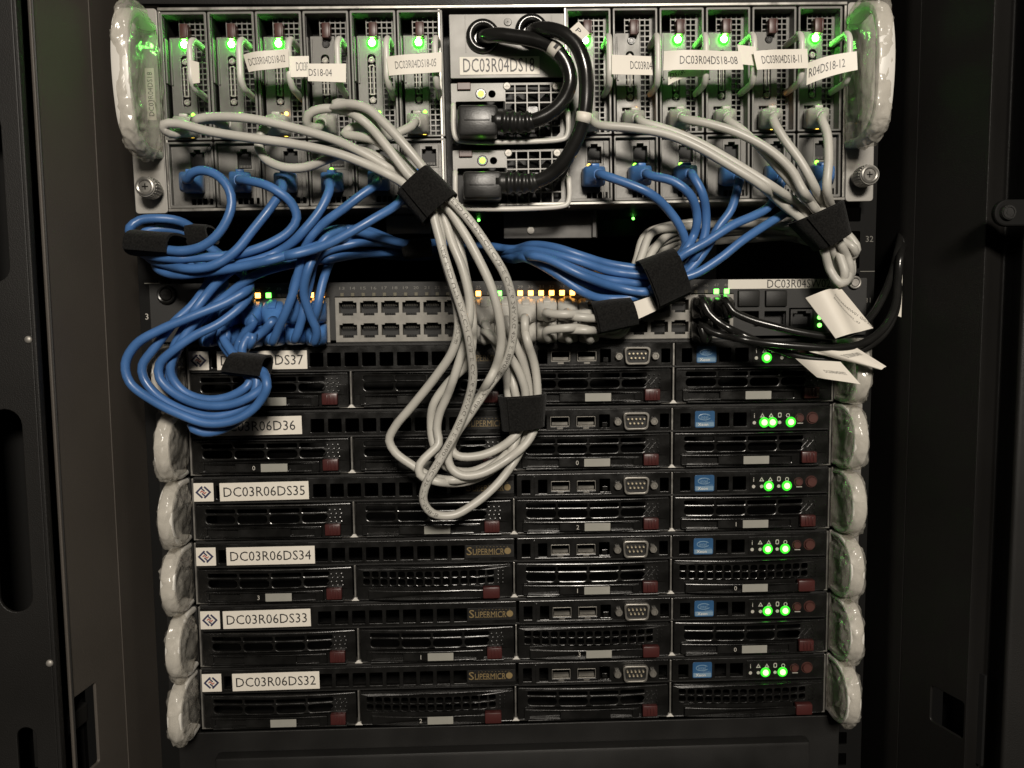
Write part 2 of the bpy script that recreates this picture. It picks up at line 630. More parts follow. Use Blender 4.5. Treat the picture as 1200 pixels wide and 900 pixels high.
# what shows in the open unit between the big chassis and the switch
mb = MB()
a, b = at(590, 247, -16), at(700, 279, -16)
mb.box(a[0], b[0], 16, 18, b[2], a[2] + 6, 0.5)
mb.box(b[0] - 4, b[0] - 1, 12, 16, b[2], a[2] + 6, 0.5)
br = ob('cable_bracket', mb.mesh('cable_bracket', 'bracket_grey'), rack, world=True)
mb = MB()
c = at(622, 270, -15)
mb.cyl((c[0], 16, c[2]), 2.4, 1.2, n=14)
ob('screw', mb.mesh('screw', 'steel', True, auto=35), br, world=True)
mb = MB()
a, b = at(703, 247, -85), at(750, 277, -85)
mb.box(a[0], b[0], 85, 87, b[2], a[2] + 6, 0.5)
ob('cable_bracket', mb.mesh('cable_bracket', 'black_metal'), rack, world=True)
mb = MB()
a, b = at(452, 247, -40), at(505, 274, -40)
mb.box(a[0], b[0], 40, 42, b[2], a[2] + 6, 0.5)
ob('cable_bracket', mb.mesh('cable_bracket', 'steel_dull'), rack, world=True)
for px, py in ((561, 258), (742, 256)):
    p = at(px, py, -66)
    led(rack, p[0], p[1], p[2] + 10, 1.1, 'led_green_soft')

# ------------------------------------------------------------------ rack servers, one unit each
U = 44.45
BAYS = [(-216.5, -112.0), (-108.8, -2.7), (0.2, 106.3), (109.2, 216.5)]


def bow(w, amt):
    return lambda p: (p[0], p[1] - amt * (1 - ((p[0] - w / 2) / (w / 2)) ** 2), p[2])


def carrier_mesh(kind, w):
    def mk():
        mb = MB()
        bz = bow(w, 3.2 if kind == 'slot' else 4.5)
        if kind == 'slot':
            hs = []
            s0, pit = 7.0, 21.6
            for k in range(4):
                a = s0 + k * pit
                b = a + 20.0 - (3 if k == 3 else 0)
                hs.append(subdiv(rr(a, b, 18.6, 21.4, 0.8, 2), 5))
                hs.append(subdiv(rr(a, b, 11.6, 17.0, 2.4, 4), 5))
            plate(mb, subdiv(rr(0, w, 0.6, 24.0, 1.2, 3), 6), hs, -1.6, 2.4, 0.55)
            hs2 = [subdiv(rr(8, 29.5, 3.2, 7.9, 0.3, 1), 5), subdiv(rr(64.5, 80, 3.2, 7.9, 0.3, 1), 5)]
            plate(mb, subdiv(rr(4.5, 85, 2.2, 9.3, 0.8, 2), 6), hs2, -3.6, 2.2, 0.3)
            mb.box(8, 80, -2.2, -1.7, 3, 8)
            for i in range(3):
                for j in range(4):
                    x, z = 90.5 + 3.4 * i + (0 if j % 2 else 0.8), 11.8 + 2.7 * j
                    mb.sphere((x, -1.7, z), 0.75, 6, 4)
            for i in range(2):
                mb.box(89.5 + 4 * i, 90.4 + 4 * i, -2.2, -1.4, 12, 19, 0.2, Euler((0, 0.75, 0)).to_matrix())
            mb.box(w / 2 - 46, w / 2 + 46, -3.4, -1.2, 0.4, 1.6, 0.3)
        else:
            hs = []
            for k in range(15):
                for j in range(2):
                    a, z = 4.2 + 6.05 * k, 11.6 + 5.3 * j
                    hs.append(rr(a, a + 4.7, z, z + 4.2, 1.2, 2))
            plate(mb, subdiv(rr(0, w, 0.6, 24.2, 1.5, 3), 4), hs, -2.4, 3.0, 0.25)
            for i in range(2):
                for j in range(4):
                    mb.sphere((96.6 + 3.2 * i, -2.5, 11.8 + 2.7 * j), 0.7, 6, 4)
            v, f = plate_vf(subdiv([(8, 1.8), (86, 1.8), (86, 7.6), (74, 8.3), (8, 8.3)], 4), [], -4.2, 2, 0.4)
            mb.add(v, f)
        mb.v = [bz(p) for p in mb.v]
        return mb.mesh('drive_carrier', 'black_plastic')
    return M(('carrier', kind, round(w, 1)), mk)


def latch_mesh(kind):
    def mk():
        mb = MB()
        if kind == 'slot':
            mb.box(0.6, 11.0, -5.2, -1, 0.2, 7.9, 0.7)
            for i in range(3):
                mb.box(3.6 + 2.3 * i, 4.6 + 2.3 * i, -5.9, -5, 1.4, 6.8, 0.25)
        else:
            mb.box(0.4, 12.0, -7.2, -2, 0, 7.9, 0.9)
        return mb.mesh('release_latch', 'maroon', True, auto=35)
    return M(('latch', kind), mk)


def vent_panel():
    mb = MB()
    hs = [rr(-202.2, -197.4, 28, 37.2, 0.3, 1)]
    for k in range(-1, 8):
        a = -125.8 + 11.65 * k
        hs.append(rr(a, a + 9.0, 28.0, 37.2, 0.4, 1))
    plate(mb, rr(-217.8, -0.9, 26.0, 41.4, 0.5, 2), hs, -1.0, 3.5, 0.25)
    return mb.mesh('vent_panel', 'black_plastic')


def port_panel():
    mb = MB()
    hs = [rr(4.2, 10.2, 28, 37.5, 0.3, 1), rr(15.6, 21.8, 28, 37.5, 0.3, 1), rr(24.2, 37.6, 29.4, 36.6, 0.4, 1), rr(41.8, 55.6, 29.4, 36.6, 0.4, 1),
          rr(57.8, 65, 28.5, 37.5, 0.3, 1), rr(99.6, 105.6, 28, 37.5, 0.3, 1)]
    plate(mb, rr(0.9, 106.8, 26.0, 41.4, 0.5, 2), hs, -1.0, 3.5, 0.25)
    mb.box(12.6, 13.4, -1.7, -0.8, 27, 40, 0.2)
    mb.box(13.2, 66, -1.6, -0.8, 26.6, 27.4, 0.2)
    mb.box(60, 63.5, 0.2, 2, 28.9, 32, 0.2)
    return mb.mesh('port_panel', 'black_plastic')


def control_panel():
    mb = MB()
    hs = [rr(113.6, 120.6, 28, 37.5, 0.3, 1), rr(139.2, 147.4, 28, 37.5, 0.3, 1), rr(150.2, 159.4, 28, 37.5, 0.3, 1)]
    plate(mb, rr(109.2, 217.6, 26.0, 41.4, 0.5, 2), hs, -1.0, 3.5, 0.25)
    mb.box(162, 201, -1.35, -0.8, 27.2, 39.4, 0.25)
    return mb.mesh('control_panel', 'black_plastic')


def usb_mesh():
    mb = MB()
    plate(mb, rr(0, 13.1, 0, 6.9, 0.5, 2), [rr(0.5, 12.6, 0.6, 6.5, 0.3, 1)], -1.3, 4, 0.1)
    mb.box(1.2, 11.9, 0.2, 3, 1.0, 2.9)
    mb.box(4.6, 8.6, -1.5, -0.7, -1.6, -0.5)
    return mb.mesh('usb_port', 'port_metal')


def dshell():
    mb = MB()
    v, f = plate_vf(rr(-8.6, 8.6, -6.0, 6.0, 2.6, 4), [rr(-7.2, 7.2, -4.6, 4.6, 2.2, 4)], -4.2, 3.6, 0.4)
    k = lambda p: (p[0] * (1 + 0.012 * p[2]), p[1], p[2])
    mb.add([k(p) for p in v], f)
    return mb.mesh('connector_shell', 'port_metal', True, auto=35)


def dpins():
    mb = MB()
    mb.box(-7.4, 7.4, -1.2, 0, -4.7, 4.7)
    return mb.mesh('connector_insert', 'socket_black')


def pins9():
    mb = MB()
    for k in range(5):
        mb.cyl((-5.5 + 2.75 * k, -1.2, 1.5), 0.65, 2.2, n=6)
    for k in range(4):
        mb.cyl((-4.1 + 2.75 * k, -1.2, -1.5), 0.65, 2.2, n=6)
    return mb.mesh('pins', 'gold_contact')


def jackscrew():
    mb = MB()
    mb.cyl((0, 0, 0), 2.7, 3.4, n=6)
    mb.torus((0, -3.4, 0), 1.9, 0.7, 14, 6)
    return mb.mesh('jack_screw', 'port_metal')


def emblem():
    """a square emblem of two interlocking brackets on its corner"""
    mb = MB()
    R = Euler((0, math.radians(-45), 0)).to_matrix()

    def bars(lst):
        for x0, x1, z0, z1 in lst:
            v, f = plate_vf(rr(x0, x1, z0, z1, 0.25, 2), [], -0.04, 0.08, 0)
            mb.add([R @ Vector(p) for p in v], f)
    bars([(-3.8, -2.6, -2.2, 3.8), (-2.6, 2.4, 2.6, 3.8), (2.6, 3.8, -3.8, 2.2), (-2.4, 2.6, -3.8, -2.6), (-1.6, -0.7, -2.6, 0.2), (0.7, 1.6, -0.2, 2.6)])
    return mb.mesh('emblem', 'logo_navy')


def emblem_red():
    mb = MB()
    R = Euler((0, math.radians(-45), 0)).to_matrix()
    for x0, x1, z0, z1 in [(-0.4, 0.4, -1.7, 1.7), (-1.5, -0.4, 0.9, 1.7), (0.4, 1.5, -1.7, -0.9)]:
        v, f = plate_vf(rr(x0, x1, z0, z1, 0.2, 2), [], -0.04, 0.08, 0)
        mb.add([R @ Vector(p) for p in v], f)
    return mb.mesh('emblem', 'logo_red')


def sticker_plate(w, h, material, name, t=0.25, r=0.2):
    def mk():
        mb = MB()
        plate(mb, rr(0, w, 0, h, r, 2), [], -t, t, 0.03)
        return mb.mesh(name, material)
    return M((name, w, h, material), mk)


def swirl():
    mb = MB()
    n = 28
    pts = [(4.2 * math.cos(a), -0.05, 2.0 * math.sin(a)) for a in np.linspace(0.5, 5.9, n)]
    mb.tube([(p[0], p[1], p[2]) for p in pts], 0.28, 5)
    mb.v = [(a, b * 0.15, c) for a, b, c in mb.v]
    return mb.mesh('emblem', 'sticker_light')


def handle_loop(h, depth, wid, thick, rt):
    """D-shaped pull handle in the YZ plane, wid wide in X"""
    def path(k):
        t = k
        if rt == 2:
            return [(0, h * 0.97), (-depth * 0.4, h * 0.98), (-depth * 0.74, h * 0.89), (-depth * 0.94, h * 0.71), (-depth, h * 0.5), (-depth * 0.94, h * 0.29), (-depth * 0.74, h * 0.11), (-depth * 0.4, h * 0.02), (0, h * 0.03)]
        return [(0, h * 0.96 + t * 0), (-depth * 0.55, h * 0.97), (-depth * 0.86, h * 0.88), (-depth, h * 0.68), (-depth, h * 0.34),
                (-depth * 0.88, h * 0.13), (-depth * 0.55, h * 0.03), (0, h * 0.03)]
    P = catmull(np.array([(0, a, b) for a, b in path(0)]), 2.0)
    T = np.gradient(P, axis=0)
    T /= np.linalg.norm(T, axis=1)[:, None]
    Nn = np.cross(T, [1.0, 0, 0])
    mb = MB()
    prof = rr(-wid / 2, wid / 2, -thick / 2, thick / 2, thick * 0.35, 2)
    n = len(prof)
    v, f = [], []
    for i in range(len(P)):
        for a, b in prof:
            v.append((a, P[i][1] + Nn[i][1] * b, P[i][2] + Nn[i][2] * b))
    for i in range(len(P) - 1):
        for j in range(n):
            f.append([i * n + j, i * n + (j + 1) % n, (i + 1) * n + (j + 1) % n, (i + 1) * n + j])
    f += [list(range(n)), list(range((len(P) - 1) * n, len(P) * n))]
    return mb.add(v, f)


def catmull(P, step):
    P = np.asarray(P, float)
    Q = np.vstack([2 * P[0] - P[1], P, 2 * P[-1] - P[-2]])
    out = []
    for i in range(1, len(Q) - 2):
        p0, p1, p2, p3 = Q[i - 1:i + 3]
        d = lambda a, b: max(np.linalg.norm(a - b), 1e-3) ** 0.5
        t0 = 0.0
        t1 = t0 + d(p0, p1)
        t2 = t1 + d(p1, p2)
        t3 = t2 + d(p2, p3)
        n = max(2, int(np.linalg.norm(p2 - p1) / step))
        for t in np.linspace(t1, t2, n, endpoint=False):
            A1 = (t1 - t) / (t1 - t0) * p0 + (t - t0) / (t1 - t0) * p1
            A2 = (t2 - t) / (t2 - t1) * p1 + (t - t1) / (t2 - t1) * p2
            A3 = (t3 - t) / (t3 - t2) * p2 + (t - t2) / (t3 - t2) * p3
            B1 = (t2 - t) / (t2 - t0) * A1 + (t - t0) / (t2 - t0) * A2
            B2 = (t3 - t) / (t3 - t1) * A2 + (t - t1) / (t3 - t1) * A3
            out.append((t2 - t) / (t2 - t1) * B1 + (t - t1) / (t2 - t1) * B2)
    out.append(P[-1])
    return np.array(out)


def film_hull(c, rad, seed, amp=1.5, pw=2.6, n=72, m=56):
    """wrapping film: a loose creased bag around a handle"""
    v, f = [], []
    for j in range(m + 1):
        t = math.pi * j / m - math.pi / 2
        for i in range(n):
            a = 2 * math.pi * i / n
            sp = lambda x: math.copysign(abs(x) ** (2 / pw), x)
            p = Vector((sp(math.cos(t)) * sp(math.cos(a)), sp(math.cos(t)) * sp(math.sin(a)), sp(math.sin(t))))
            q = Vector((p.x * rad[0], p.y * rad[1], p.z * rad[2]))
            s = noise.noise(q * 0.09 + Vector((seed, 0, 0))) * amp * 1.2
            s += (1 - abs(noise.noise(q * 0.16 + Vector((0, seed * 1.7, 0))))) ** 3 * amp * 1.1 - amp * 0.7
            s += (abs(noise.noise(q * 0.22 + Vector((0, 0, seed)))) - 0.2) * amp * 0.9
            d = Vector((p.x, p.y, p.z)).normalized()
            q = q + d * s
            v.append((c[0] + q.x, c[1] + q.y, c[2] + q.z))
    for j in range(m):
        for i in range(n):
            f.append([j * n + i, j * n + (i + 1) % n, (j + 1) * n + (i + 1) % n, (j + 1) * n + i])
    return MB().add(v, f)


SERVERS = [  # row, name on its label, label offset, lights, carrier kinds, grey labels, digits, bump in x
    (0, 'DC03R06DS32', 36.5, (175.3, 187.5), 'SBSB', (1, 1, 0, 0), ' 2  ', -0.2),
    (1, 'DC03R06DS33', 27.5, (175.3, 187.7), 'SSBS', (0, 1, 1, 1), ' 130', 0.6),
    (2, 'DC03R06DS34', 36.0, (175.6, 187.8), 'SBSB', (1, 0, 1, 1), '3 10', -0.4),
    (3, 'DC03R06DS35', 31.0, (175.2, 187.9), 'SSSS', (0, 1, 1, 1), '  21', -0.1),
    (4, 'DC03R06D36', 26.0, (171.5, 177.2, 190.0), 'SSSS', (1, 1, 1, 1), '0 0 ', -0.3),
    (5, 'DC03R06DS37', 33.0, (171.8,), 'SSSS', (1, 0, 1, 1), '    ', 0.4),
]
SLABEL = {
    0: 'black one-unit server with white label DC03R06DS32, lowest of the six',
    1: 'black one-unit server with white label DC03R06DS33 near the bottom of the cabinet',
    2: 'black one-unit server with white label DC03R06DS34 in the middle of the stack',
    3: 'black one-unit server labelled DC03R06DS35 behind the lowest hanging white cable loop',
    4: 'black one-unit server labelled DC03R06D36 with three bright green lights',
    5: 'black one-unit server whose label ends in DS37, topmost under the network switch',
}
for row, nm, loff, leds, kinds, stick, digits, dx in SERVERS:
    sv = thing('rack_server', SLABEL[row], 'server', (dx, 0, U * row), group='one-unit servers stacked in the cabinet')
    # body with the thin bright sheet edges
    mb = MB()
    mb.box(-217.8, 217.8, 42, 400, 0.5, 43.6)
    mb.box(-217.8, -216.8, 3, 42, 0.5, 43.6)
    mb.box(216.8, 217.8, 3, 42, 0.5, 43.6)
    mb.box(-216.8, 216.8, 3, 42, 0.3, 0.5)
    ob('chassis_body', M('sbody', lambda: mb.mesh('chassis_body', 'black_matt')), sv)

    def lips():
        q = MB()
        q.box(-217.0, 217.0, -0.6, 8.9, 41.5, 43.4, 0.3)
        q.box(-217.0, 217.0, -0.4, 8.9, 24.6, 26.0, 0.2)
        return q.mesh('front_lip', 'black_metal')
    ob('front_lip', M('slips', lips), sv)

    def sheet():
        q = MB()
        q.box(-218.5, 218.5, -1.2, 8, 0.0, 0.8, 0.15)
        for x in (-110.4, -1.25, 107.75):
            q.box(x - 0.55, x + 0.55, -1.6, 8, 0.8, 24.8, 0.15)
        q.box(107.2, 108.4, -1.6, 8, 26, 41.2, 0.15)
        for x in (-218.4, 217.2):
            q.box(x, x + 1.2, -1.4, 8, 0.8, 42.5, 0.15)
        return q.mesh('sheet_edge', 'steel')
    ob('sheet_edge', M('ssheet', sheet), sv)

    def tabs():
        q = MB()
        q.add([(-2.6, -1.9, 0.2), (2.6, -1.9, 0.2), (0.5, -1.9, 2.4), (-0.5, -1.9, 2.4), (-2.6, 0, 0.2), (2.6, 0, 0.2), (0.5, 0, 2.4), (-0.5, 0, 2.4)],
              [[0, 1, 2, 3], [4, 5, 6, 7], [0, 1, 5, 4], [1, 2, 6, 5], [2, 3, 7, 6], [3, 0, 4, 7]])
        return q.mesh('corner_tab', 'white_plastic')
    for x in (-110.4, -1.25, 107.75):
        ob('corner_tab', M('stab', tabs), sv, (x, 0, 0))
    vp = ob('vent_panel', M('vent', vent_panel), sv)
    pp = ob('port_panel', M('portp', port_panel), sv)
    cp = ob('control_panel', M('ctrlp', control_panel), sv)
    # stickers
    if row != 4:
        lg = ob('logo_sticker', sticker_plate(13.6, 12.6, 'paper', 'logo_sticker'), sv, (-217.6, -1.0, 26.7))
        ob('emblem', M('embl', emblem), lg, (6.8, -0.33, 6.3))
        ob('emblem', M('emblr', emblem_red), lg, (6.8, -0.33, 6.3))
    lx = -218.5 + loff / 1.66
    lb = ob('name_label', sticker_plate(59.6, 12.4, 'paper', 'name_label'), sv, (lx, -1.0, 26.6), (0, random.uniform(-0.012, 0.012), 0))
    ob('lettering', text_mesh(nm, 54.5 if 'DS' in nm else 51, 6.6, 'ink'), lb, (29.8, -0.4, 6.2))
    bd = ob('maker_badge', sticker_plate(33.4, 8.6, 'black_metal', 'maker_badge'), sv, (-34.6, -1.0, 28.6))

    def brand():
        q = MB()
        v, f = text_vf('S', 3.6, 5.6)
        q.add([(a - 14.0, b, c + 0.35) for a, b, c in v], f)
        v, f = text_vf('UPERMICR', 21.5, 4.3)
        q.add([(a - 0.8, b, c - 0.25) for a, b, c in v], f)
        # serifs
        for x in np.linspace(-11.2, 9.4, 15):
            q.add([(x - 0.5, 0, -2.4), (x + 0.5, 0, -2.4), (x + 0.5, 0, -2.05), (x - 0.5, 0, -2.05)], [[0, 1, 2, 3]])
        q.add([(12.4 + 2.3 * math.cos(a), 0, 0.0 + 2.3 * math.sin(a)) for a in np.linspace(0, 2 * math.pi, 20, endpoint=False)], [list(range(20))])
        for k in range(10):
            q.add([(-9.5 + 2.35 * k, 0, 3.0), (-8.3 + 2.35 * k, 0, 3.0), (-8.9 + 2.35 * k, 0, 3.35)], [[0, 1, 2]])
        return q.mesh('lettering', 'print_gold')
    ob('lettering', M('brand', brand), bd, (16.7, -0.3, 4.3))
    # ports
    for x in (24.3, 42.1):
        ob('usb_port', M('usb', usb_mesh), sv, (x, 0, 29.5))
    sp = ob('serial_port', M('dsh', dshell), sv, (82.6, -0.8, 33.0))
    ob('connector_insert', M('dins', dpins), sp, (0, -0.2, 0))
    ob('pins', M('dpin', pins9), sp, (0, -0.2, 0))
    for x in (-12.4, 12.4):
        ob('jack_screw', M('jack', jackscrew), sp, (x, 0.2, -0.3))
    # processor sticker
    ss = ob('chip_sticker', sticker_plate(13.6, 11.4, 'sticker_blue', 'chip_sticker', r=1.0), sv, (123.6, -1.0, 27.6))
    ob('sticker_band', sticker_plate(12.6, 2.9, 'sticker_light', 'sticker_band', t=0.06), ss, (0.5, -0.26, 0.7))
    ob('emblem', M('swirl', swirl), ss, (6.6, -0.3, 7.2))
    ob('lettering', text_mesh('intel', 5.0, 2.6, 'sticker_light'), ss, (6.5, -0.3, 7.2))
    ob('lettering', text_mesh('Xeon', 7.0, 2.0, 'paper'), ss, (5.6, -0.36, 2.15))
    ob('lettering', text_mesh('inside', 5.4, 0.9, 'sticker_light'), ss, (10.0, -0.3, 4.4))

    def icons():
        q = MB()
        v, f = text_vf('i', 0, 3.0)
        q.add([(a + 164.6, -1.45, c + 35.3) for a, b, c in v], f)
        for x in (170.2, 176.2):
            pts = [(x - 1.7, 34.0), (x + 1.7, 34.0), (x, 37.0)]
            inn = [(x - 0.8, 34.6), (x + 0.8, 34.6), (x, 36.0)]
            q.add(*plate_vf(pts, [inn], -1.45, 0.06, 0))
        q.add(*plate_vf(rr(181.0, 183.4, 33.8, 37.2, 0.8, 3), [rr(181.5, 182.9, 34.4, 36.6, 0.5, 3)], -1.45, 0.06, 0))
        q.add(*plate_vf(rr(186.6, 189.2, 33.8, 36.6, 1.2, 3), [rr(187.1, 188.7, 34.3, 36.1, 0.7, 3)], -1.45, 0.06, 0))
        for x in (164.6, 170.2, 182.2):
            q.add(*plate_vf(circ(x, 30.4, 1.2, 10), [], -1.45, 0.06, 0))
        q.add(*plate_vf(rr(194.5, 198.5, 29.4, 29.9, 0), [], -1.45, 0.06, 0))
        return q.mesh('icon_print', 'print_white')
    ob('icon_print', M('icons', icons), sv)
    for x in leds:
        led(sv, x, -1.7, 30.6, 2.1, 'led_green_flat', collar='led_halo')
    for x, r in ((196.0, 2.5), (205.0, 3.3)):
        def btn(r=r):
            q = MB()
            q.cyl((0, 0, 0), r, 1.5, n=20, r2=r * 0.92)
            q.torus((0, -0.1, 0), r + 0.5, 0.35, 20, 6)
            return q.mesh('push_button', 'maroon_dark', True, auto=35)
        ob('push_button', M(('btn', r), btn), sv, (x, -1.0, 33.2))
    # drive carriers
    for k, (a, b) in enumerate(BAYS):
        kd = 'slot' if kinds[k] == 'S' else 'mesh'
        dc = ob('drive_carrier', carrier_mesh(kd, b - a), sv, (a, 0, 0))
        bo = bow(b - a, 3.2 if kd == 'slot' else 4.5)
        if kd == 'slot':
            ob('release_latch', latch_mesh(kd), dc, (86.6, -1.2, 2.6))
        else:
            ob('release_latch', latch_mesh(kd), dc, (85.5, -1.6, 2.0))
        if stick[k]:
            yb = bo((55, 0, 0))[1] - (3.7 if kd == 'slot' else 4.3)
            ob('carrier_label', sticker_plate(17.6, 5.4, 'carrier_sticker', 'carrier_label'), dc, (46.5, yb, 2.9))
            if digits[k].strip():
                ob('digit', text_mesh(digits[k], 0, 3.0, 'print_white'), dc, (41.8, yb - 0.1, 5.6))
    # mounting ears and wrapped pull handles
    for s in (-1, 1):
        def ear(s=s):
            q = MB()
            plate(q, rr(219.2 if s > 0 else -240, 240 if s > 0 else -219.2, 0.8, 43.2, 1.5, 3), [], -1.0, 2.0, 0.3)
            return q.mesh('mounting_ear', 'steel_dull' if s > 0 else 'black_metal')
        ob('mounting_ear', M(('ear', s), ear), sv)
        hd = ob('pull_handle', M('shandle', lambda: handle_loop(41, 31, 9.6, 3.6, 2).mesh('pull_handle', 'white_plastic', True, auto=40)), sv, (s * 224.6, -1.2, 1.2))
        sd = row * 7.3 + s * 2.1
        ob('plastic_wrap', film_hull((0, -15.5, 20.5), (6.6, 19.4, 22.0), sd, 1.3, pw=2.9).mesh('plastic_wrap', 'film', True), hd)

# ------------------------------------------------------------------ the big chassis
CHO = np.array([-1.5, -14.0, 355.4])
CHR = -0.0118
CROT = (0, CHR, 0)
CHW, CHH = 218.8, 122.2


def cl(px, py, o=14):
    """pixel -> local x, z of the tilted chassis (for points o mm out)"""
    p = at(px, py, o) - CHO
    c, s = math.cos(CHR), math.sin(CHR)
    return p[0] * c - p[2] * s, p[0] * s + p[2] * c


ch = thing('blade_chassis', 'grey multi-node server enclosure at the top with two film-wrapped handles', 'server enclosure', CHO, CROT)
mb = MB()
mb.box(-CHW, CHW, 30, 420, 0, CHH)                    # body
ob('chassis_body', mb.mesh('chassis_body', 'black_metal'), ch)
mb = MB()
mb.box(-CHW, CHW, -1.5, 30, CHH - 0.2, CHH + 2.0, 0.5)
mb.box(-CHW, CHW, -1.5, 30, -1.6, 0.4, 0.4)
for x in (-CHW, CHW - 1.6, -44.2, 36.0):
    mb.box(x, x + 1.6, -0.8, 30, 0.4, CHH - 0.2, 0.3)
ob('chassis_rim', mb.mesh('chassis_rim', 'steel'), ch)
# plate over the two power supplies
xa, za = cl(528, 92)
xb, zb = cl(666, 15.5)
mb = MB()
plate(mb, rr(xa, xb, za, zb, 0.6, 2), [circ(*cl(566, 43), 8.0, 24), circ(*cl(623, 37), 8.0, 24)], 0, 2, 0.3)
x1_, _ = cl(545, 40)
x2_, _ = cl(646, 40)
mb.box(x1_, x1_ + 0.7, -0.35, 0.5, cl(545, 62)[1], zb - 1, 0.1)
mb.box(x2_, x2_ + 0.7, -0.35, 0.5, cl(646, 62)[1], zb - 1, 0.1)
pl = ob('cover_plate', mb.mesh('cover_plate', 'grey_paint'), ch)
for px, py in ((566, 43), (623, 37)):
    x, z = cl(px, py)
    q = MB()
    q.torus((x, -1.2, z), 8.2, 2.6, 32, 10)
    q.cyl((x, 4, z), 8.0, 1, n=24)
    ob('grommet', q.mesh('grommet', 'black_jacket', True, auto=60), pl)
x, z = cl(595, 26)
q = MB()
q.cyl((x, 0, z), 2.6, 0.8, n=18, r2=2.2)
q.box(x - 1.6, x + 1.6, -1.0, -0.7, z - 0.3, z + 0.3)
q.box(x - 0.3, x + 0.3, -1.0, -0.7, z - 1.6, z + 1.6)
ob('screw', q.mesh('screw', 'zinc', True, auto=35), pl)
xa, za = cl(539, 88)
xb, zb = cl(632, 66)
q = MB()
plate(q, rr(xa, xb, za, zb, 0.2, 2), [], -0.35, 0.3, 0.03)
lab = ob('name_label', q.mesh('name_label', 'paper'), ch)
ob('lettering', text_mesh('DC03R04DS18', 45.5, 8.6, 'ink'), lab, ((xa + xb) / 2 - 0.5, -0.5, (za + zb) / 2 + 0.3))

# ears, wrapped handles, thumb screws
for s, pxa, pxb, tsx, tsy, hpx in ((-1, 157, 190, 171, 219, 154), (1, 996, 1024, 1018, 205, 1026)):
    xe0, _ = cl(pxa, 200)
    xe1, _ = cl(pxb, 130)
    xe0, xe1 = (xe0, -CHW - 0.4) if s < 0 else (CHW + 0.4, xe1)
    q = MB()
    plate(q, rr(xe0, xe1, -2.5, CHH + 1.5, 2.2, 4), [circ((xe0 + xe1) / 2 - s * 9, CHH - 24, 2.2, 12)], -1.2, 2.2, 0.4)
    q.box(min(xe0, xe1) + (0 if s > 0 else xe1 - xe0 - 2.0), min(xe0, xe1) + (2.0 if s > 0 else xe1 - xe0), 1, 30, 0, CHH, 0.2)
    er = ob('mounting_ear', q.mesh('mounting_ear', 'ear_paint', True, auto=35), ch)
    hx, hz = cl(hpx, 110, 46)
    q = handle_loop(84, 42, 10.5, 5.0, 1)
    hd = ob('pull_handle', q.mesh('pull_handle', 'white_plastic', True, auto=40), er, (hx, -1, 31.5))
    ob('plastic_wrap', film_hull((hx - s * 1.0, -22.5, 73.5), (7.3, 24.2, 46.0), 31 + s, 1.5, pw=3.5, n=96, m=90).mesh('plastic_wrap', 'film', True), er)
    tx, tz = cl(tsx, tsy, 30)
    q = MB()
    q.cyl((tx, -1, tz), 5.0, 6, n=24)
    q.cyl((tx, -7, tz), 6.6, 10.5, n=28, r2=6.2)
    q.torus((tx, -17.3, tz), 4.6, 1.2, 28, 8)
    for k in range(22):
        a = 2 * math.pi * k / 22
        q.box(tx + 6.4 * math.cos(a) - 0.3, tx + 6.4 * math.cos(a) + 0.3, -16, -8, tz + 6.4 * math.sin(a) - 0.3, tz + 6.4 * math.sin(a) + 0.3)
    ts = ob('thumb_screw', q.mesh('thumb_screw', 'steel', True, auto=35), er)
    q = MB()
    q.cyl((tx, -17.0, tz), 4.3, 0.3, n=20)
    q.box(tx - 1.9, tx + 1.9, -17.5, -17.1, tz - 0.35, tz + 0.35)
    q.box(tx - 0.35, tx + 0.35, -17.5, -17.1, tz - 1.9, tz + 1.9)
    ob('screw_recess', q.mesh('screw_recess', 'steel_dull'), ts)
q = MB()
v, f = text_vf('DC03R04DS18', 27, 3.2)
xt, zt = cl(176, 110, 16)
q.add([(xt - c_, -1.35, zt + a_) for a_, b_, c_ in v], f)
q2 = MB()
plate(q2, rr(xt - 2.8, xt + 2.8, zt - 16, zt + 16, 0.3, 1), [], -1.3, 0.2, 0.02)
lb = ob('name_label', q2.mesh('name_label', 'paper'), ch)
q.v = [(a, -1.4, c) for a, b, c in q.v]
ob('lettering', q.mesh('lettering', 'ink'), lb)


# --- compute nodes
def rj_mesh(w, h, key):
    def mk():
        q = MB()
        plate(q, rr(-w / 2 - 1.3, w / 2 + 1.3, -h / 2 - 1.2, h / 2 + 1.2, 0.3, 1),
              [[(-w / 2, -h / 2), (w / 2, -h / 2), (w / 2, h * 0.36), (w * 0.24, h * 0.36), (w * 0.24, h / 2), (-w * 0.24, h / 2), (-w * 0.24, h * 0.36), (-w / 2, h * 0.36)]], -0.6, 6, 0.12)
        for k in range(8):
            x = -w * 0.36 + w * 0.72 * k / 7
            q.box(x - 0.2, x + 0.2, 1.5, 6, -h * 0.42, -h * 0.3)
        return q.mesh('network_port', key)
    return M(('rj', w, h, key), mk)


def rj_dark(w, h):
    def mk():
        q = MB()
        q.box(-w / 2 - 0.8, w / 2 + 0.8, 5.0, 7, -h / 2 - 0.8, h / 2 + 0.8)
        return q.mesh('socket', 'socket_black')
    return M(('rjd', w, h), mk)


# local blade coordinates from node 2's pixels
B0x, _ = cl(247, 130)


def bx(px, py):
    a, b = cl(px, py)
    return a - B0x, b


BW = 28.9
ztop = CHH - 0.8
zsp = bx(270, 165)[1]


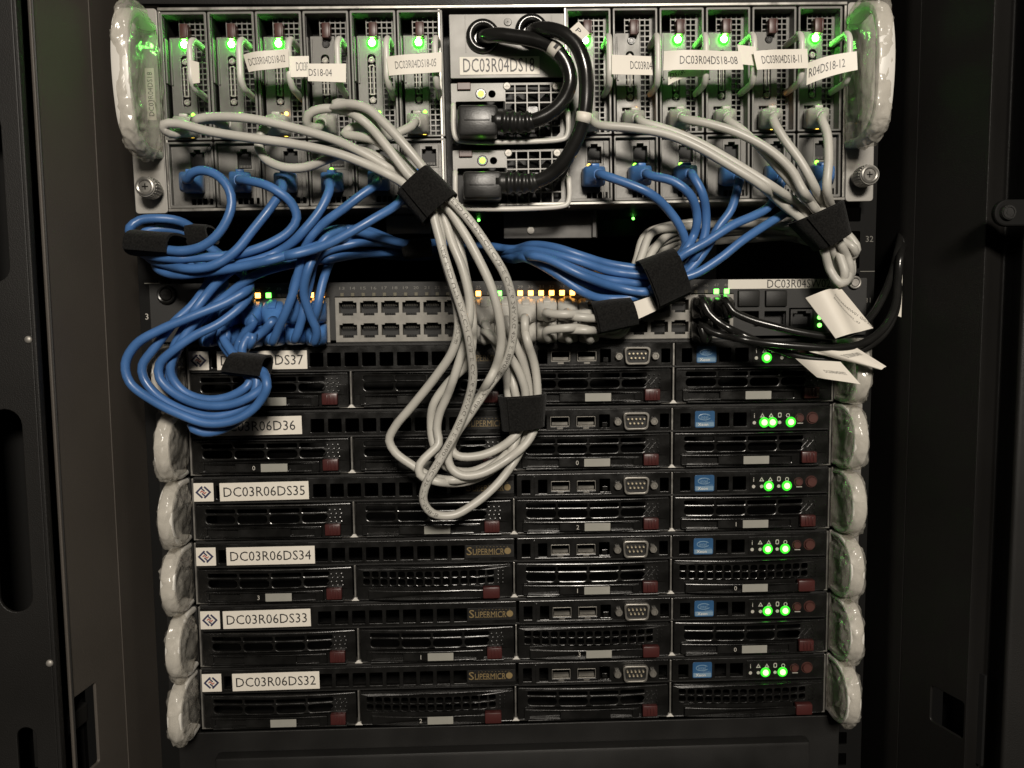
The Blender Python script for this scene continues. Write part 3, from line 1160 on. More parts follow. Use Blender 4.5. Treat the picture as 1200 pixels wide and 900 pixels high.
def blade_frame():
    q = MB()
    plate(q, rr(0.2, BW, zsp + 0.6, ztop, 0.8, 2), [rr(1.6, BW - 1.5, zsp + 1.9, ztop - 1.6, 0.4, 2)], -1.0, 13, 0.3)
    plate(q, rr(0.2, BW, 0.6, zsp - 0.4, 0.8, 2), [rr(1.4, BW - 1.4, 2.4, zsp - 1.8, 0.4, 2)], -1.0, 10, 0.3)
    return q.mesh('node_frame', 'zinc')


SX0, SX1 = bx(263, 90)[0], bx(272.5, 90)[0]
SZ0, SZ1 = bx(268, 123)[1], bx(268, 62)[1]


def faceplate():
    q = MB()
    x0, x1 = 3.2, bx(280.5, 100)[0]
    zt = bx(265, 40)[1]
    plate(q, rr(x0, x1, zsp + 2, zt, 0.5, 2),
          [rr(SX0, SX1, SZ0, SZ1, 2.3, 5), rr(bx(261, 131)[0], bx(283, 131)[0] - 2.2, bx(270, 160)[1], bx(270, 136)[1], 0.3, 1),
           rr(bx(260, 130)[0], bx(272, 130)[0], bx(270, 133.8)[1], bx(270, 130)[1], 0.2, 1)], 5.4, 1.6, 0.25)
    q.box(x0 + 0.6, x0 + 1.5, 4.0, 9, bx(255, 97)[1], bx(255, 44)[1])
    q.box(1.8, 2.8, 0, 8, bx(255, 97)[1], bx(255, 44)[1], 0.2)
    return q.mesh('faceplate', 'zinc')


def grille():
    q = MB()
    x0, x1 = 9.0, BW - 1.2
    hs = []
    for i in range(6):
        for j in range(22):
            a, b = x0 + 0.6 + 3.3 * i, zsp + 3.0 + 3.42 * j
            if b + 2.7 < ztop - 1.2 and a + 2.6 < x1:
                hs.append([(a, b), (a + 2.55, b), (a + 2.55, b + 2.65), (a, b + 2.65)])
    plate(q, rr(x0, x1, zsp + 1.5, ztop - 1), hs, 7.4, 0.8, 0.0)
    return q.mesh('mesh_grille', 'zinc')


def kvm():
    q = MB()
    q.box(SX0 + 0.4, SX1 - 0.4, 9.6, 10.2, SZ0 + 0.5, SZ1 - 0.5)
    return q.mesh('connector_recess', 'black_matt')


def kvm_core():
    q = MB()
    xm = (SX0 + SX1) / 2
    plate(q, rr(xm - 1.6, xm + 1.6, SZ0 + 6.5, SZ1 - 6.5, 0.5, 2), [rr(xm - 0.9, xm + 0.9, SZ0 + 7.2, SZ1 - 7.2, 0.3, 1)], 5.6, 4, 0.15)
    for z in (SZ0 + 3.4, SZ1 - 3.4):
        q.cyl((xm, 9, z), 1.9, 3.2, n=14)
        q.torus((xm, 5.8, z), 1.2, 0.5, 14, 6)
    return q.mesh('connector', 'steel_dull', True, auto=35)


def tabm():
    q = MB()
    x0, x1 = bx(264, 36)[0], bx(273.5, 36)[0]
    q.box(x0, x1, 0.2, 7, bx(268, 45)[1], bx(268, 27)[1], 0.5)
    q.box(x1 - 0.7, x1 + 0.3, -0.6, 7, bx(268, 44)[1], bx(268, 28)[1], 0.2)
    return q.mesh('latch_tab', 'maroon_dark', True, auto=35)


def lowplate():
    q = MB()
    hs = [rr(bx(274.5, 180)[0], bx(291.5, 180)[0], bx(283, 198)[1], bx(283, 173)[1], 0.2, 1),
          rr(bx(271, 215)[0], bx(289, 215)[0], bx(283, 224)[1], bx(283, 205)[1], 0.2, 1)]
    for k in range(4):
        a = bx(276, 234)[0] + 3.6 * k
        if a + 2.8 < BW - 2:
            hs.append(rr(a, a + 2.8, bx(283, 239)[1], bx(283, 231.5)[1], 0.2, 1))
    plate(q, rr(1.5, BW - 1.5, 2.5, zsp - 1.9, 0.3, 1), hs, 2.6, 1.4, 0.15)
    q.box(bx(294, 180)[0], bx(295, 180)[0] + 0.3, 1.6, 2.8, 3, zsp - 3, 0.1)
    return q.mesh('lower_panel', 'zinc')


def node_handle():
    # bar that stands 20 mm off the face and hooks back into the edge of the node
    xa = BW - 3.4
    zt, zb = bx(298, 56)[1], bx(298, 113)[1]
    P = catmull(np.array([(xa, 9, zt + 0.5), (xa, -8, zt), (xa - 0.4, -16, zt - 0.6), (xa - 0.8, -20.5, zt - 5), (xa - 0.8, -21, zt - 12), (xa - 0.8, -21, zb + 12),
                          (xa - 0.8, -20.5, zb + 5), (xa - 0.4, -16, zb + 0.6), (xa, -8, zb), (xa, 9, zb)]), 1.2)
    q = MB().tube(P, 2.05, 12)
    return q.mesh('node_handle', 'white_plastic', True)


def innerwall():
    q = MB()
    q.box(1.0, 2.0, 2, 22, zsp + 2, ztop - 2)
    q.box(8.2, 9.0, 8.5, 22, zsp + 2, ztop - 22)
    q.box(1.0, BW - 1, 22, 23, 1, ztop)
    return q.mesh('node_inside', 'black_metal')


ORD = ['first', 'second', 'third', 'fourth', 'fifth', 'sixth']
NODES = []
led_up = 'gggxgg' 'gxggxg'
led_a = 'lloxll' 'xollol'
led_b = 'yxyxxy' 'xxyxyy'
led_c = 'llxlly' 'ylllll'
LC = {'g': 'led_green', 'l': 'led_lime', 'o': 'led_amber', 'y': 'led_yellow'}
NOTE = ['nearest the wrapped handle above the blue coil', 'with a lit green lamp and green-tinted tag on its pull bar', 'with an amber port light, its tag ending in 03',
        'with no lit lamp at its top and tag ending in 04', 'whose tag ends in 05', 'directly beside the grey power plate with black grommets',
        'beside the power cords, behind the small sticker P', 'with unlit top lamp under a half-hidden tag DC03R04', 'behind the tag DC03R04DS18-08 with a second tag curled below',
        'with a lit green lamp, between tags DS18-08 and DS18-11', 'with unlit top lamp behind tag DC03R04DS18-11', 'at the end next to the wrapped handle, tag DS18-12']
for i in range(12):
    x0 = (-CHW + 0.9 + 29.55 * i) if i < 6 else (36.9 + 30.0 * (i - 6))
    c, s = math.cos(CHR), math.sin(CHR)
    loc = CHO + np.array([x0 * c, 0, -x0 * s])
    nd = thing('compute_node', 'narrow grey server node ' + NOTE[i], 'server node', loc, CROT, 'compute nodes in the grey enclosure')
    NODES.append(nd)
    ob('node_frame', M('bframe', blade_frame), nd)
    ob('node_inside', M('binw', innerwall), nd)
    fp = ob('faceplate', M('bface', faceplate), nd)
    ob('mesh_grille', M('bgrille', grille), nd)
    ob('connector_recess', M('bkvm', kvm), fp)
    ob('connector', M('bkvmc', kvm_core), fp)
    ob('latch_tab', M('btab', tabm), nd)
    ob('lower_panel', M('blow', lowplate), nd)
    ob('node_handle', M('bhandle', node_handle), nd)
    for (px, py, wd, hh, yy) in ((271, 148, 9.6, 10.5, 5.4), (283, 185.5, 9.2, 12.4, 2.8), (280, 214.5, 9.6, 9.2, 2.8)):
        x, z = bx(px, py)
        pt = ob('network_port', rj_mesh(wd, hh, 'zinc'), nd, (x, yy, z))
        ob('socket', rj_dark(wd, hh), pt)
    x, z = bx(267.5, 49.5)
    if led_up[i] != 'x':
        led(nd, x, 3.6, z, 2.1, 'led_green', 'power_light', collar='led_halo')
    else:
        def offb():
            q = MB()
            q.cyl((0, 0, 0), 2.6, 1.2, n=18, r2=2.3)
            q.torus((0, -1.2, 0), 1.5, 0.4, 16, 6)
            return q.mesh('power_light', 'black_plastic', True, auto=35)
        ob('power_light', M('offb', offb), nd, (x, 5.4, z))
    for tab_, px, py, r, yy in ((led_a, 277, 132, 1.25, 4.4), (led_b, 277, 159, 1.05, 4.4), (led_c, 277, 200, 1.3, 1.9)):
        x, z = bx(px, py)
        if tab_[i] != 'x':
            led(nd, x, yy, z, r, LC[tab_[i]])

# --- power supplies
def psu(dyp, label, idx):
    f0 = lambda px, py, o=14: cl(px, py + dyp * 0, o)
    dz = -dyp / 1.815
    c, s = math.cos(CHR), math.sin(CHR)
    x0, z0 = cl(530, 168)
    z0 += dz
    loc = CHO + np.array([x0 * c + z0 * s, 0, -x0 * s + z0 * c])
    p = thing('power_supply', label, 'power supply', loc, CROT, 'power supplies of the grey enclosure')
    L = lambda px, py: (cl(px, py)[0] - x0, cl(px, py)[1] - (z0 - dz))
    W_, H_ = L(666, 96)

    def face():
        q = MB()
        hs = [rr(*sorted((L(535, 163)[0], L(592, 120)[0])), L(540, 164)[1], L(540, 119)[1], 0.8, 2), circ(*L(576.5, 110), 2.3, 16)]
        # octagonal fan opening cut into cells
        xs = [L(px, 130)[0] for px in (592, 604, 618, 632, 646, 657)]
        zs = [L(620, py)[1] for py in (161, 147.5, 133, 120, 108.5, 98.5)]
        for a in range(5):
            for b in range(5):
                xa_, xb_, za_, zb_ = xs[a] + 0.5, xs[a + 1] - 0.5, zs[b] + 0.5, zs[b + 1] - 0.5
                k = 2.6
                poly = [(xa_, za_), (xb_, za_), (xb_, zb_), (xa_, zb_)]
                if (a, b) == (0, 0):
                    poly = [(xa_ + k, za_), (xb_, za_), (xb_, zb_), (xa_, zb_), (xa_, za_ + k)]
                if (a, b) == (4, 0):
                    poly = [(xa_, za_), (xb_ - k, za_), (xb_, za_ + k), (xb_, zb_), (xa_, zb_)]
                if (a, b) == (0, 4):
                    poly = [(xa_, za_), (xb_, za_), (xb_, zb_), (xa_ + k, zb_), (xa_, zb_ - k)]
                if (a, b) == (4, 4):
                    poly = [(xa_, za_), (xb_, za_), (xb_, zb_ - k), (xb_ - k, zb_), (xa_, zb_)]
                hs.append(poly)
        plate(q, rr(0, W_, 0, H_, 0.6, 2), hs, 0.3, 1.5, 0.15)
        return q.mesh('face', 'grey_paint')
    ob('faceplate', M('psuf', face), p)

    def back():
        q = MB()
        q.box(0.5, W_ - 0.5, 9, 10, 0.5, H_ - 0.5)
        return q.mesh('fan_back', 'socket_black')
    ob('fan_housing', M('psub', back), p)

    def fan():
        q = MB()
        cx, cz = L(625, 130)
        for k in range(7):
            R = Euler((0, 2 * math.pi * k / 7, 0)).to_matrix()
            T2 = Euler((0, 0, 0.6)).to_matrix()
            v = [R @ (Vector((0, 0, 10)) + T2 @ Vector(t)) + Vector((cx, 6, cz)) for t in ((-3.5, 0, -6), (3.5, 0, -6), (4.5, 0, 5), (-4.5, 0, 5), (-3.5, .6, -6), (3.5, .6, -6), (4.5, .6, 5), (-4.5, .6, 5))]
            q.add(v, [[0, 1, 2, 3], [4, 5, 6, 7], [0, 1, 5, 4], [1, 2, 6, 5], [2, 3, 7, 6], [3, 0, 4, 7]])
        q.cyl((cx, 8, cz), 4.5, 4, n=18)
        return q.mesh('fan', 'black_plastic')
    ob('fan', M('psufan', fan), p)

    def handle():
        q = MB()
        a, b = L(531.5, 125)
        c_, d_ = L(665, 166)
        P = catmull(np.array([(a, 1, b), (a, -4, b), (a, -6, b - 3), (a, -6, d_ + 6), (a + 1.5, -6, d_ + 1.5), (a + 6, -6, d_), (c_ - 6, -6, d_), (c_ - 1.5, -6, d_ + 1.5),
                              (c_, -6, d_ + 6), (c_, -6, b - 8), (c_, -4, b - 5), (c_, 1, b - 5)]), 1.5)
        return q.tube(P, 1.7, 10).mesh('pull_handle', 'white_plastic', True)
    ob('pull_handle', M('psuh', handle), p)

    def tab():
        q = MB()
        a, b = L(536, 106)
        q.box(a, a + 8.5, -1.6, 1, b, b + 4.6, 0.4)
        return q.mesh('latch_tab', 'maroon_dark')
    ob('latch_tab', M('psut', tab), p)

    def screws():
        q = MB()
        x, z = 0, 0
        q.cyl((0, 0, 0), 2.6, 0.9, n=16, r2=2.1)
        q.box(-1.6, 1.6, -1.1, -0.8, -0.3, 0.3)
        q.box(-0.3, 0.3, -1.1, -0.8, -1.6, 1.6)
        return q.mesh('screw', 'steel_dull', True, auto=35)
    for px, py in ((594, 101), (651.5, 101)):
        x, z = L(px, py)
        ob('screw', M('psus', screws), p, (x, 0.3, z))
    x, z = L(563.5, 110)
    led(p, x, -0.2, z, 2.0, 'led_lime', 'power_light', collar='black_plastic')
    return p


psu(0, 'upper of the two stacked power supplies, below the label DC03R04DS18', 0)
psu(76, 'lower of the two stacked power supplies, above the open unit', 1)


# ------------------------------------------------------------------ the network switch
def sz(py, px=590):
    return at(px, py, 0)[2]


SWZ0, SWZ1 = 267.6, 306.3
SWX0, SWX1 = -219.0, 219.0
sw = thing('network_switch', 'black 48-port network switch with amber and green lights, label DC03R04SW02', 'network switch', (0, 0, SWZ0))
PITCH = 14.05
xB = at(407.9, 372, 0)[0]
blocks = [xB - 90.7, xB, xB + 90.7, xB + 181.4]
zU, zL = at(500, 360.5, 0)[2], at(500, 386.5, 0)[2]
xs_ports = [b + PITCH * k for b in blocks for k in range(6)]
mb = MB()
holes = []
for b in blocks:
    holes.append(rr(b - 8.6, b + PITCH * 5 + 8.6, zL - 8.4, zU + 8.2, 0.3, 1))
xm, zm = at(939, 374, 0)[0], at(939, 374, 0)[2]
holes.append(rr(xm - 8.4, xm + 8.4, zm - 7.6, zm + 7.6, 0.3, 1))
for px in (877, 909):
    p = at(px, 350, 0)
    holes.append(rr(p[0] - 7.4, p[0] + 7.4, p[2] - 5.4, p[2] + 5.4, 0.3, 1))
    holes.append(rr(p[0] - 7.4, p[0] + 7.4, p[2] - 19, p[2] - 8.5, 0.3, 1))
plate(mb, rr(-241, 241, SWZ0, SWZ1, 0.8, 2), holes, 0, 2, 0.25)
fpn = ob('front_panel', mb.mesh('front_panel', 'switch_black'), sw, world=True)
mb = MB()
mb.box(SWX0, SWX1, 10, 330, SWZ0 + 0.3, SWZ1 - 0.3, 0.5)
ob('switch_body', mb.mesh('switch_body', 'switch_black'), sw, world=True)
# the grey frames of the port blocks
for b in blocks:
    mb = MB()
    hs = []
    for k in range(6):
        for z, sgn in ((zU, 1), (zL, 1)):
            x = b + PITCH * k
            w_, h_ = 11.7, 9.6
            hs.append([(x - w_ / 2, z - h_ / 2 + 1.6), (x - w_ * 0.3, z - h_ / 2 + 1.6), (x - w_ * 0.3, z - h_ / 2), (x + w_ * 0.3, z - h_ / 2), (x + w_ * 0.3, z - h_ / 2 + 1.6),
                       (x + w_ / 2, z - h_ / 2 + 1.6), (x + w_ / 2, z + h_ / 2 - 1.0), (x + w_ * 0.32, z + h_ / 2 - 1.0), (x + w_ * 0.32, z + h_ / 2), (x - w_ * 0.32, z + h_ / 2),
                       (x - w_ * 0.32, z + h_ / 2 - 1.0), (x - w_ / 2, z + h_ / 2 - 1.0)])
    plate(mb, rr(b - 8.3, b + PITCH * 5 + 8.3, zL - 7.6, zU + 7.2, 0.3, 1), hs, -0.5, 7.5, 0.15)
    blk = ob('port_block', mb.mesh('port_block', 'port_bezel'), fpn, world=True)

    def sock():
        q = MB()
        q.box(-6.4, 6.4, 8, 9, -5.4, 5.4)
        for k in range(8):
            x = -4 + 8 * k / 7
            q.box(x - 0.25, x + 0.25, 2.5, 8, -4.2, -3.3)
        q.box(-2, 2, 0.6, 7.5, -5.2, -4.6)
        return q.mesh('network_port', 'socket_black')
    def contacts():
        q = MB()
        for k in range(8):
            x = -4 + 8 * k / 7
            q.box(x - 0.28, x + 0.28, 3.0, 7.8, 2.2, 2.7, rot=Euler((0.35, 0, 0)).to_matrix())
        return q.mesh('contacts', 'ink_grey')
    for k in range(6):
        for z in (zU, zL):
            prt = ob('network_port', M('swsock', sock), sw, (b + PITCH * k, 0, z - SWZ0))
            ob('contacts', M('swcont', contacts), prt)
# port lights with numbers over every port pair
zled, znum = at(500, 344.5, 0)[2], at(500, 337, 0)[2]
amber_px = [302, 361.5, 376, 558, 606, 618, 630, 642, 654, 666, 690]
green_px = [314, 582.5, 835, 847]
dim_px = [349.5]
n = 0
for b in blocks:
    for k in range(6):
        for h in (0, 1):
            n += 1
            x = b + PITCH * k + (-3.5 if h == 0 else 3.5)
            # where this light shows in the photograph
            d = np.array([x, 0, zled]) - CAM
            px = 600 + FPX * (d @ CR) / (d @ CF)
            mt = 'led_off'
            if min(abs(px - q) for q in amber_px) < 5.5:
                mt = 'led_amber'
            if min(abs(px - q) for q in green_px) < 5.5:
                mt = 'led_green_soft'
            led(sw, x, -0.35, zled - SWZ0, 1.65 if mt != 'led_off' else 1.1, mt, 'port_light', True)
            ob('port_number', text_mesh('%d' % n, 3.4, 1.9, 'print_dim'), sw, (x, -0.1, znum - SWZ0))
# label strip, covers, management port, screws
xa, za = at(853, 339, 0)[0], at(853, 339, 0)[2]
xb, zb = at(986, 323, 0)[0], at(986, 323, 0)[2]
mb = MB()
plate(mb, rr(xa, xb, za + 0.2, SWZ1 - 0.4, 0.2, 1), [], -0.35, 0.3, 0.03)
lb = ob('name_label', mb.mesh('name_label', 'paper_shiny'), sw, world=True)
tx = (at(898, 330, 0)[0] + at(974, 330, 0)[0]) / 2
mb = MB()
v, f = text_vf('DC03R04SW02', 43.5, 5.6)
mb.add([(a + tx, -0.5, c + (za + SWZ1) / 2) for a, b, c in v], f)
ob('lettering', mb.mesh('lettering', 'ink'), lb, world=True)
for px in (877, 909):
    p = at(px, 350, 0)
    mb = MB()
    mb.box(p[0] - 7.2, p[0] + 7.2, -2.2, 4, p[2] - 5.2, p[2] + 5.2, 0.5)
    ob('slot_cover', mb.mesh('slot_cover', 'carrier_sticker' if False else 'black_metal', True, auto=35), sw, world=True)
mp = ob('network_port', rj_mesh(12.4, 11.0, 'switch_black'), sw, (xm, 0, zm - SWZ0), label='management port apart from the port blocks')
ob('socket', rj_dark(12.4, 11.0), mp)
for py in (372, 381):
    p = at(960, py, 0)
    led(sw, p[0], -0.5, p[2] - SWZ0, 1.45, 'led_green_soft')
for px, py, r in ((1002, 331, 3.6), (195, 345, 5.2)):
    p = at(px, py, 2)
    mb = MB()
    mb.cyl((p[0], -0.5, p[2]), r * 0.7, 2.2, n=18)
    mb.torus((p[0], -2.2, p[2]), r, r * 0.22, 24, 8)
    ob('screw', mb.mesh('screw', 'steel_dull' if px > 600 else 'black_plastic', True, auto=35), sw, world=True)


# ------------------------------------------------------------------ cables
CAB = []     # dicts: kind, pts(px,py,out), straps...


def cable(kind, pts, label, ends, name='network_cable', text=None):
    CAB.append(dict(kind=kind, pts=pts, label=label, ends=ends, name=name, text=text))


def node_px(i, py=213):
    """pixel of node i's port column at out 14"""
    x0 = (-CHW + 0.9 + 29.55 * i) if i < 6 else (36.9 + 30.0 * (i - 6))
    return x0


def node_port(i, py):
    """(world) centre of a node's port; py = row in the photograph for node 2"""
    x0 = node_px(i)
    x, z = bx({148: 271, 214.5: 280}[py], py)
    c, s = math.cos(CHR), math.sin(CHR)
    xx, zz = x0 + x, z
    return CHO + np.array([xx * c + zz * s, 4.0 if py == 148 else 2.0, -xx * s + zz * c])


def sw_port(block, k, row):
    return np.array([blocks[block] + PITCH * k, 0.0, (zU, zL)[row]])


# blue, from the nodes beside the wrapped handle on the blue-coil side
LB = [
    # 0
    [(221, 210, 40), (224, 204, 44), (233, 200, 47), (245, 201, 49), (258, 208, 50), (268, 221, 52), (271.5, 238, 53), (266, 258, 54), (253, 277, 54), (236, 289, 54), (214, 294, 52), (190, 292, 48),
     (170, 288, 42), (156, 278, 34), (152, 267, 28), (164, 258, 26), (188, 256, 26), (210, 259, 22), (226, 268, 16), (240, 285, 12), (270, 310, 22), (293, 335, 32), (270, 352, 40), (227, 370, 46), (187, 387, 48),
     (160, 403, 48), (147, 426, 46), (152, 448, 46), (180, 470, 48), (212, 486, 50), (242, 496, 50), (270, 494, 50), (291, 484, 49), (305, 470, 48), (313, 453, 47), (310, 440, 44), (298, 434, 40),
     (284, 426, 34), (270, 410, 26), (262, 396, 22), (266, 388, 26)],
    # 1
    [(292, 212, 44), (306, 215, 47), (322, 222, 48), (340, 236, 46), (348, 255, 44), (340, 270, 44), (317, 285, 46), (282, 297, 48), (232, 302, 49), (205, 303, 46), (182, 301, 42), (166, 296, 34),
     (160, 287, 26), (170, 272, 20), (195, 268, 16), (222, 274, 10), (255, 296, 10), (288, 325, 20), (291, 348, 32), (260, 377, 40), (227, 394, 44), (204, 410, 44), (187, 427, 42), (187, 443, 42),
     (205, 461, 44), (236, 474, 46), (270, 474, 47), (298, 462, 46), (312, 448, 46), (309, 436, 43), (298, 431, 38), (286, 422, 30), (284, 408, 24), (290, 396, 24), (297, 392, 26)],
    # 2
    [(331, 222, 44), (318, 242, 48), (296, 270, 51), (275, 295, 52), (250, 311, 51), (222, 315, 48), (196, 310, 42), (176, 303, 32), (170, 292, 22), (182, 285, 12), (215, 295, 8), (245, 322, 18),
     (228, 355, 32), (204, 378, 38), (181, 408, 40), (167, 428, 40), (168, 442, 40), (184, 463, 41), (216, 481, 43), (252, 488, 43), (284, 478, 42), (298, 461, 40), (301, 446, 40), (292, 434, 36),
     (279, 424, 30), (264, 408, 22), (258, 392, 18), (268, 375, 22), (273, 368, 26)],
    # 3
    [(386, 223, 44), (376, 245, 47), (358, 268, 48), (339, 287, 47), (310, 302, 46), (270, 312, 45), (222, 321, 42), (192, 318, 34), (184, 310, 22), (205, 308, 12), (240, 315, 12), (263, 332, 22),
     (242, 360, 32), (222, 386, 36), (204, 416, 36), (200, 437, 35), (214, 458, 36), (240, 468, 38), (268, 465, 38), (290, 452, 38), (295, 440, 36), (286, 428, 30), (278, 414, 24), (282, 398, 20), (296, 380, 22), (298, 372, 26)],
    # 4
    [(441, 216, 44), (424, 228, 47), (402, 245, 48), (378, 263, 46), (360, 284, 42), (351, 315, 40), (344, 342, 38), (334, 368, 34), (326, 386, 28)],
    # 5
    [(476, 220, 36), (468, 237, 42), (437, 257, 50), (406, 275, 52), (380, 288, 52), (350, 297, 50), (315, 304, 46), (280, 312, 42), (258, 328, 38), (234, 356, 36), (216, 384, 34), (203, 410, 33), (198, 438, 32),
     (210, 466, 32), (244, 486, 33), (268, 485, 33), (288, 470, 32), (294, 450, 32), (288, 436, 30), (282, 424, 26), (290, 405, 20), (312, 385, 22), (320, 374, 26)],
]
LBTO = [(0, 1, 1), (0, 2, 1), (0, 1, 0), (0, 2, 0), (0, 3, 1), (0, 3, 0)]
LBN = ['blue network cable making the tall arch from the first node and the outermost coil', 'blue network cable from the second node, crossing under the next cables to the upper strap',
       'blue network cable dropping slantwise from the third node into the horizontal bundle', 'blue network cable from the fourth node, the one with no lit top lamp',
       'blue network cable from the fifth node going steeply down to the switch', 'blue network cable coming out beneath the wide strap on the white bundle']
for i in range(6):
    cable('blue', LB[i], LBN[i], (('node', i, 214.5), ('switch',) + LBTO[i]))
# blue, from the nodes on the other side of the power supplies
RB = [
    [(709, 206, 40), (735, 215, 44), (762, 227, 46), (784, 247, 46), (798, 268, 44), (803, 288, 40), (790, 306, 36), (770, 317, 34), (750, 315, 30), (712, 309, 28), (682, 300, 28), (650, 290, 24), (625, 287, 14), (602, 292, -6)],
    [(763, 206, 40), (788, 212, 44), (807, 226, 46), (816, 247, 46), (816, 266, 44), (808, 286, 42), (794, 305, 40), (772, 322, 38), (750, 322, 34), (712, 317, 34), (675, 305, 32), (640, 296, 26), (618, 293, 14), (600, 296, -6)],
    [(812, 206, 40), (822, 224, 44), (827, 246, 45), (826, 274, 42), (817, 297, 38), (800, 316, 34), (776, 330, 32), (752, 332, 32), (707, 327, 36), (675, 316, 38), (638, 301, 30), (618, 298, 16), (601, 299, -6)],
    [(867, 216, 36), (857, 245, 40), (842, 266, 42), (830, 288, 40), (810, 314, 36), (785, 334, 34), (757, 342, 36), (720, 336, 40), (683, 323, 42), (640, 303, 32), (618, 300, 18), (600, 302, -6)],
    [(915, 214, 36), (903, 240, 40), (885, 252, 44), (860, 263, 48), (825, 285, 50), (797, 301, 48), (776, 322, 44), (757, 344, 34), (707, 350, 34), (683, 342, 34), (662, 328, 32), (642, 315, 30), (618, 303, 20), (601, 304, -6)],
    [(968, 216, 34), (935, 240, 30), (900, 262, 36), (870, 282, 42), (845, 302, 44), (817, 320, 42), (800, 326, 40), (776, 336, 38), (752, 348, 28), (712, 343, 26), (680, 330, 26), (650, 312, 24), (622, 297, 10), (602, 300, -10)],
]
RBT = [
    [(570, 288, -30), (525, 284, -34), (490, 286, -14), (468, 284, 4), (440, 277, 18), (402, 268, 28), (376, 276, 34), (356, 305, 34), (343, 345, 30), (348, 362, 28)],
    [(572, 292, -36), (525, 288, -42), (492, 290, -22), (470, 287, -2), (445, 284, 10), (412, 286, 22), (373, 300, 28), (362, 335, 28), (352, 380, 28)],
    [(572, 295, -42), (525, 291, -48), (490, 293, -26), (462, 282, -4), (420, 268, 18), (386, 276, 36), (368, 300, 40), (356, 340, 38), (364, 370, 32), (371, 388, 28)],
    [(572, 297, -46), (525, 294, -54), (490, 295, -30), (462, 290, -8), (430, 280, 8), (395, 280, 30), (357, 293, 44), (316, 305, 50), (280, 313, 50), (240, 319, 46), (206, 322, 40), (184, 314, 28), (186, 302, 14), (215, 310, 6),
     (252, 330, 16), (226, 372, 26), (214, 400, 28), (196, 425, 26), (193, 447, 27), (212, 475, 28), (238, 494, 30), (266, 493, 30), (290, 476, 30), (296, 454, 30), (288, 438, 28), (276, 422, 24), (262, 405, 16), (250, 390, 14), (248, 384, 20), (249, 385, 26)],
    [(572, 300, -50), (525, 297, -58), (490, 298, -34), (462, 296, -10), (420, 298, 10), (378, 305, 26), (340, 310, 34), (300, 322, 36), (268, 345, 34), (240, 370, 30), (214, 400, 28), (202, 430, 27), (210, 464, 27),
     (250, 500, 36), (224, 500, 40), (240, 507, 42), (268, 500, 40), (292, 480, 36), (297, 455, 34), (290, 440, 30), (276, 418, 24), (256, 398, 12), (246, 378, 14), (246, 364, 22), (249, 360, 26)],
    [(572, 303, -54), (525, 300, -62), (490, 301, -38), (462, 300, -14), (420, 296, 6), (392, 300, 20), (380, 325, 24), (374, 350, 28), (372, 360, 28)],
]
RBTO = [(0, 4, 0), (0, 4, 1), (0, 5, 1), (0, 0, 1), (0, 0, 0), (0, 5, 0)]
RBN = ['blue network cable sweeping widest from the node behind sticker P to the strap', 'blue network cable from the node under the half-hidden tag DC03R04', 'blue network cable from the node behind tag DS18-08',
       'blue network cable from the node between tags DS18-08 and DS18-11', 'blue network cable lying in front of the others, from the node behind tag DS18-11', 'blue network cable from the end node with tag DS18-12']
NEAR = lambda pts, q=0.82: [(x, y, o * q) if y > 236 and x > 690 else (x, y, o) for x, y, o in pts]
for i in range(6):
    cable('blue', NEAR(RB[i] + RBT[i]), RBN[i], (('node', 6 + i, 214.5), ('switch',) + RBTO[i]))

